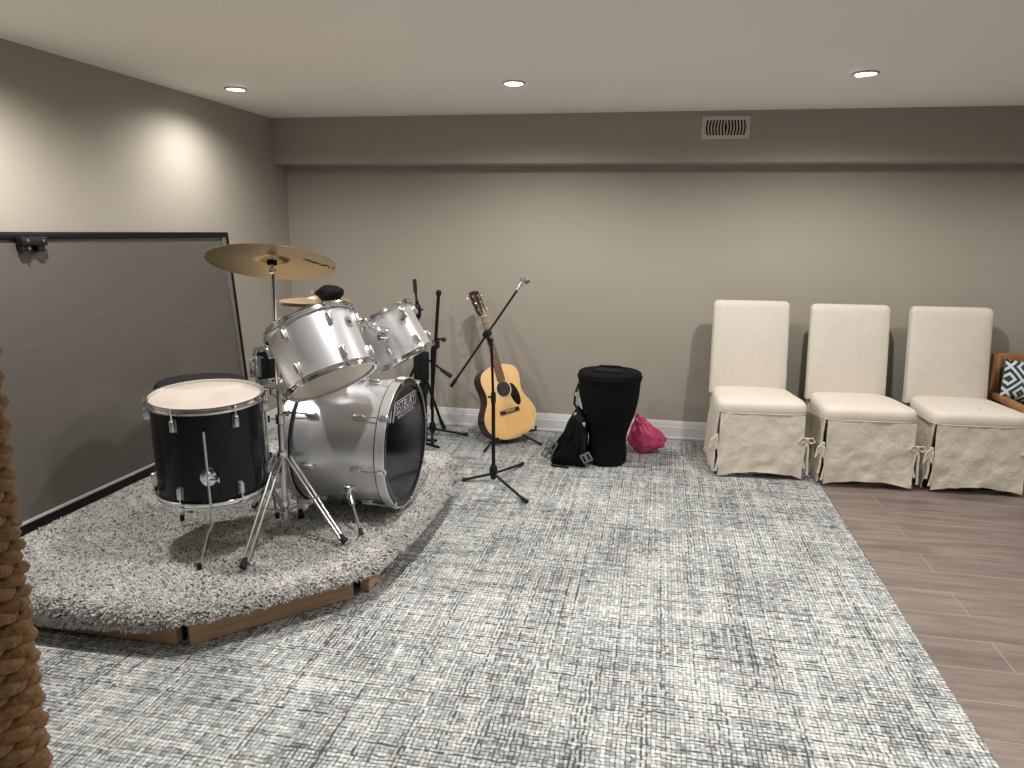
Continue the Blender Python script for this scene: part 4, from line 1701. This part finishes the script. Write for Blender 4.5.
# ------------------------------------------------------------------ slipcovered chairs
def rounded_slab(w0, w1, z0, z1, d, yfun, r=.03, nz=14, bulge=.01, seed=0, amp=.0):
    """upright padded slab, width w0 at z0 to w1 at z1, thickness d, with round edges. yfun(z): y of its front face"""
    mb = MB()
    rows = []
    zs = [z0 + (z1 - z0) * (1 - math.cos(PI * i / nz)) / 2 for i in range(nz + 1)]
    NN = 44
    for z in zs:
        t = (z - z0) / (z1 - z0)
        w = (w0 + (w1 - w0) * t) / 2
        # top rounding
        e = 0.
        if z1 - z < r:
            e = r - math.sqrt(max(0, r * r - (r - (z1 - z)) ** 2))
        ww, dd = w - e, d / 2 - min(e, d * .42)
        yc = yfun(z) + d / 2
        row = []
        for j in range(NN + 1):
            a = 2 * PI * j / NN
            ca, sa_ = math.cos(a), math.sin(a)
            pw = .24
            x = ww * math.copysign(abs(ca) ** pw, ca)
            y = dd * math.copysign(abs(sa_) ** (pw * 1.5), sa_)
            b_ = bulge * (1 - (x / max(ww, 1e-6)) ** 2) * math.sin(PI * min(1, max(0, t)))
            if sa_ < 0:
                y -= b_
            nzv = amp * noise.noise(V((x * 9, z * 7, seed)))
            row.append(V((x, yc + y + (nzv if sa_ < 0 else 0), z)))
        rows.append(row)
    mb.grid(rows)
    mb.add(rows[-1][:-1], [tuple(range(NN))])
    mb.add(rows[0][:-1], [tuple(reversed(range(NN)))])
    return mb


def skirt_panel(a, b, z1, z0, seed, amp=.012, flare=.012, nu=26, nv=20, hem=.0):
    """hanging cloth panel from a to b at height z1 down to z0, outward normal to the right of a->b"""
    a, b = V((*a, 0)), V((*b, 0))
    d = (b - a).normalized()
    nr = V((d.y, -d.x, 0))
    rows, rows2 = [], []
    for i in range(nv + 1):
        t = i / nv
        row, row2 = [], []
        for j in range(nu + 1):
            u = j / nu
            p = a.lerp(b, u)
            wrk = noise.noise(V((u * 5 + seed, t * 2.5, seed * 3))) * amp * (.25 + t) + noise.noise(V((u * 13 + seed, t * 9 + u * 4, seed))) * amp * .45 * (.4 + t)
            edge = min(u, 1 - u)
            z = z1 + (z0 - z1) * t
            z += hem * t * (4 * u * (1 - u)) + .006 * t * noise.noise(V((u * 6, seed, 3)))
            p = p + nr * (flare * t + wrk)
            q = V((p.x, p.y, z))
            row.append(q)
            row2.append(q - nr * .004)
        rows.append(row)
        rows2.append(row2)
    mb = MB()
    mb.grid(rows)
    mb.grid(rows2)
    # close hem and side edges
    mb.grid([[r[0] for r in rows], [r[0] for r in rows2]])
    mb.grid([[r[-1] for r in rows], [r[-1] for r in rows2]])
    mb.grid([rows[-1], rows2[-1]])
    return mb


def make_chair(label, seed):
    t = thing('slipcovered_chair', label, 'chair', (0, 0, 0), None, 'cream slipcovered dining chairs against the back wall')
    # front at -y. seat front y=-.22, back y=.27
    yb = lambda z: .215 + .06 * max(0, (z - .45)) / .5
    mb = rounded_slab(.470,   .462, .40, .982, .075, yb, .030, 22, .012, seed, .004)
    mb.build('backrest', cover_m, t)
    # seat cushion: domed, wider at the front
    rows = []
    NN = 56
    lay = [(.375, .93, .0), (.382, .985, .0), (.395, 1.0, .0), (.420, 1.0, .0), (.436, .985, 0), (.446, .95, 0), (.452, .88, 0), (.457, .72, 0), (.461, .45, 0), (.462, .12, 0)]
    for z, sc, _ in lay:
        row = []
        for j in range(NN + 1):
            a = 2 * PI * j / NN
            ca, sa_ = math.cos(a), math.sin(a)
            x = math.copysign(abs(ca) ** .30, ca)
            y = math.copysign(abs(sa_) ** .30, sa_)
            yy = y * .245 - .01
            ww = .262 - .035 * (y + 1) / 2
            row.append(V((x * ww * sc, (y * .240) * sc - .012, z + .004 * noise.noise(V((x * 2, y * 2, seed))))))
        rows.append(row)
    m_ = MB()
    m_.grid(rows)
    m_.add(rows[-1][:-1], [tuple(range(NN))])
    m_.add(rows[0][:-1], [tuple(reversed(range(NN)))])
    m_.build('seat', seat_m, t)
    # welt under the seat cushion
    m_ = MB()
    wl = []
    for j in range(56):
        a = 2 * PI * j / 56
        ca, sa_ = math.cos(a), math.sin(a)
        x = math.copysign(abs(ca) ** .30, ca)
        y = math.copysign(abs(sa_) ** .30, sa_)
        wl.append(V((x * (.258 - .035 * (y + 1) / 2), y * .236 - .012, .383)))
    m_.tube(wl, .004, 6, closed=True)
    m_.build('piping', tie_m, t)
    # frame box below the seat
    m_ = MB()
    m_.box((0, -.005, .33), (.43, .42, .10), bev=.01)
    m_.build('seat_frame', skirt_m, t)
    for lx in (-.19, .19):
        for ly in (-.19, .21):
            m_ = MB()
            m_.box((lx, ly, .15), (.042, .042, .29), bev=.004)
            m_.build('leg', chair_wood, t)
    # skirt panels
    zt, zb_ = .380, .012
    skirt_panel((-.236, -.248), (.236, -.248), zt, zb_, seed + .3, .014, .022, hem=.028).build('front_skirt', skirt_m, t)
    skirt_panel((.242, -.225), (.222, .225), zt, zb_, seed + 1.7, .016, .020).build('side_skirt', skirt_m, t)
    skirt_panel((-.222, .225), (-.242, -.225), zt, zb_, seed + 2.9, .016, .020).build('side_skirt', skirt_m, t)
    skirt_panel((.218, .292), (-.218, .292), .45, zb_, seed + 4.1, .006, .010).build('back_skirt', skirt_m, t)
    # bow ties at the front corners
    for sx_ in (-1, 1):
        m_ = MB()
        bx_, by_, bz_ = sx_ * .252, -.252, .245
        kn = V((bx_, by_, bz_))
        m_.box(kn, (.020, .016, .020), bev=.005)
        for s2, ln_, dr in ((-1, .045, .03), (1, .045, .02)):
            pts_ = [kn, kn + V((s2 * ln_ * .6, -.012, .012)), kn + V((s2 * ln_, -.012, -.010)), kn + V((s2 * ln_ * .5, -.008, -.022)), kn]
            if sx_ < 0:
                pts_ = [kn, kn + V((s2 * .018 - .012, -.012, -.02)), kn + V((s2 * .020 - .020, -.014, -.075)), kn + V((s2 * .008 - .016, -.010, -.05)), kn]
            for a, b in zip(pts_[:-1], pts_[1:]):
                m_.tube([a, b], .0045, 6)
        for s2, ln_ in ((-1, .165), (1, .205)):
            pts_ = [kn, kn + V((s2 * .010, -.006, -.05)), kn + V((s2 * .014 - sx_ * .004, -.010, -.12)), kn + V((s2 * .010 + sx_ * .006, -.012, -ln_))]
            strap(m_, pts_, .012, .004)
            m_.box(pts_[-1], (.015, .006, .012), bev=.002)
        m_.build('tie', tie_m, t)
    return t


def children(o):
    return [c for c in bpy.data.objects if c.parent == o]


def copy_tree(o, parent=None):
    c = o.copy()
    COL.objects.link(c)
    c.parent = parent
    for ch_ in children(o):
        copy_tree(ch_, c)
    return c


spots = [(.611, 4.572, 4.5, 'cream slipcovered chair standing next to the pink bag, on the woven rug'),
         (1.192, 4.560, 4.5, 'cream slipcovered chair between two others, its skirt at the rug edge'),
         (1.768, 4.590, 4, 'cream slipcovered chair with small dark spots on its seat, beside the wooden armchair')]
chs = []
for i, (x, y, a, lab) in enumerate(spots):
    c = make_chair(lab, 3.3 + i * 7.7)
    c.location = (x, y, zr if i < 1 else .004)
    c.rotation_euler = (0, 0, R(a))
    chs.append(c)
# stains on the seat of the last chair
m = MB()
random.seed(11)
for x, y, r in ((-.10, -.14, .004), (.02, -.13, .005), (.022, -.15, .004), (-.02, .03, .003), (.03, .04, .003), (-.13, .09, .003)):
    m.lathe([(0, 0), (r * (.7 + .5 * random.random()), .0), (0, .0006)], 9, Matrix.Translation((x, y, .4615)))
m.build('seat_stain', simple('stain', (.10, .075, .055), .9), chs[2])

# ------------------------------------------------------------------ wooden armchair at the edge of the picture
wx, wy = 2.36, 4.72
wc = thing('wooden_armchair', 'light wooden armchair with woven grey back beside the end chair', 'armchair', (wx, wy, 0))


def wbox(nm, c, s, rot=None, mat=chair_wood):
    return MB().box(c, s, rot, bev=.006).build(nm, mat, wc, world=True)


x0w, x1w = 2.055, 2.64
wbox('leg', (x0w, 4.965, .355), (.046, .050, .70))
wbox('leg', (x1w, 4.965, .355), (.046, .050, .70))
wbox('leg', (x0w, 4.44, .235), (.040, .045, .45))
wbox('leg', (x1w, 4.44, .235), (.040, .045, .45))
wbox('side_rail', (x0w, 4.70, .455), (.046, .50, .035))
wbox('side_rail', (x1w, 4.70, .455), (.046, .50, .035))
wbox('top_rail', ((x0w + x1w) / 2, 4.965, .685), (x1w - x0w, .030, .050))
wbox('front_rail', ((x0w + x1w) / 2, 4.44, .41), (x1w - x0w, .030, .055))
wbox('woven_seat', ((x0w + x1w) / 2, 4.70, .400), (x1w - x0w - .05, .50, .03), None, weave_m)
wbox('woven_back', ((x0w + x1w) / 2 + .01, 4.955, .57), (x1w - x0w - .07, .020, .19), None, weave_m)
# pillow
pl = MB()
rows = []
NU = 20
for i in range(NU + 1):
    row = []
    for j in range(NU + 1):
        u, v = i / NU * 2 - 1, j / NU * 2 - 1
        pin = 1 - .07 * (u * u + v * v - u * u * v * v * 1.2)
        th2 = .055 * (1 - u ** 4) ** .6 * (1 - v ** 4) ** .6
        row.append((u * .20 * pin, v * .125 * pin, th2))
    rows.append(row)
pl.grid([[V((x, -y2, z)) for x, z, y2 in row] for row in rows])
pl.grid([[V((x, y2, z)) for x, z, y2 in row] for row in rows])
po = pl.build('throw_pillow', pillow_m)
po.location = (2.250, 4.86, .545)
po.rotation_euler = (R(-14), R(8), R(0))
tag(po, 'blue and white diamond patterned pillow on the wooden armchair', 'pillow')

# ------------------------------------------------------------------ rope-wrapped post close to the camera
kx, ky = -.660, .5375
cp = thing('rope_wrapped_post', 'round support post wound with thick brown rope from floor to ceiling', 'post', (kx, ky, 0))
MB().lathe([(0, zr), (.050, zr), (.050, ZC - .002), (0, ZC - .002)], 32).build('core', simple('post_paint', (.2, .14, .08), .8), cp)
# three twisted strands in a helix
Rc, rr_, pitch = .0615, .0125, .0245
turns = int((ZC - zr - .05) / pitch)
SEG = 52
rope = MB()
nps = turns * SEG
strands = 3
str_r = .0068
tw_per_turn = 5.0     # rope twists per turn round the post
i_ = np.arange(nps + 1)
th = 2 * PI * i_ / SEG
zz = zr + .02 + pitch * i_ / SEG
cosT, sinT = np.cos(th), np.sin(th)
vv_, ff_ = [], []
base_i = 0
NS = 7
for s in range(strands):
    ph = 2 * PI * s / 3 - th * tw_per_turn
    ro = Rc + .0062 * np.cos(ph)
    zo = zz + .0062 * np.sin(ph)
    C_ = np.stack([ro * cosT, ro * sinT, zo], 1)
    Tn = np.gradient(C_, axis=0)
    Tn /= np.linalg.norm(Tn, axis=1)[:, None]
    rad2 = np.stack([cosT, sinT, np.zeros_like(th)], 1)
    X_ = rad2 - Tn * (rad2 * Tn).sum(1)[:, None]
    X_ /= np.linalg.norm(X_, axis=1)[:, None]
    Y_ = np.cross(Tn, X_)
    ringv = np.empty((len(th), NS, 3))
    for j in range(NS):
        a = 2 * PI * j / NS
        ringv[:, j] = C_ + (X_ * math.cos(a) + Y_ * math.sin(a)) * (str_r * (1 + .10 * np.sin(th * 3.7 + s)))[:, None]
    vv_.append(ringv.reshape(-1, 3))
    idx = np.arange(len(th) - 1)[:, None] * NS + np.arange(NS)[None]
    idx2 = np.arange(len(th) - 1)[:, None] * NS + (np.arange(NS)[None] + 1) % NS
    q = np.stack([idx, idx2, idx2 + NS, idx + NS], -1).reshape(-1, 4) + base_i
    ff_.append(q)
    base_i += len(th) * NS
vv_ = np.vstack(vv_)
ff_ = np.vstack(ff_)
me = bpy.data.meshes.new('rope')
me.vertices.add(len(vv_))
me.vertices.foreach_set('co', vv_.reshape(-1))
me.loops.add(len(ff_) * 4)
me.loops.foreach_set('vertex_index', ff_.reshape(-1).astype(np.int32))
me.polygons.add(len(ff_))
me.polygons.foreach_set('loop_start', (np.arange(len(ff_)) * 4).astype(np.int32))
me.polygons.foreach_set('loop_total', np.full(len(ff_), 4, np.int32))
me.update(calc_edges=True)
me.polygons.foreach_set('use_smooth', [True] * len(ff_))
me.materials.append(rope_m)
ro_ = bpy.data.objects.new('rope', me)
COL.objects.link(ro_)
ro_.parent = cp

# ------------------------------------------------------------------ camera, world, view
cam = bpy.data.cameras.new('camera')
co_ = bpy.data.objects.new('camera', cam)
COL.objects.link(co_)
Fw, Rt, Up = V((-.186, .961, -.202)), V((.981, .193, .013)), V((-.051, .196, .979))
Fw.normalize()
Rt = (Rt - Fw * Rt.dot(Fw)).normalized()
Up = Rt.cross(Fw)
co_.matrix_world = Matrix.Translation((0, 0, 1.40)) @ Matrix((Rt, Up, -Fw)).transposed().to_4x4()
cam.sensor_width = 36
cam.lens = 741.336 / 1024 * 36
cam.clip_start = .02
bpy.context.scene.camera = co_

w_ = bpy.data.worlds.new('world')
w_.use_nodes = True
w_.node_tree.nodes['Background'].inputs[0].default_value = (.5, .48, .45, 1)
w_.node_tree.nodes['Background'].inputs[1].default_value = .02
bpy.context.scene.world = w_
sc = bpy.context.scene
sc.view_settings.view_transform = 'Standard'
sc.view_settings.look = 'None'
sc.view_settings.gamma = 1
sc.view_settings.exposure = 0.08
sc.view_settings.use_curve_mapping = False
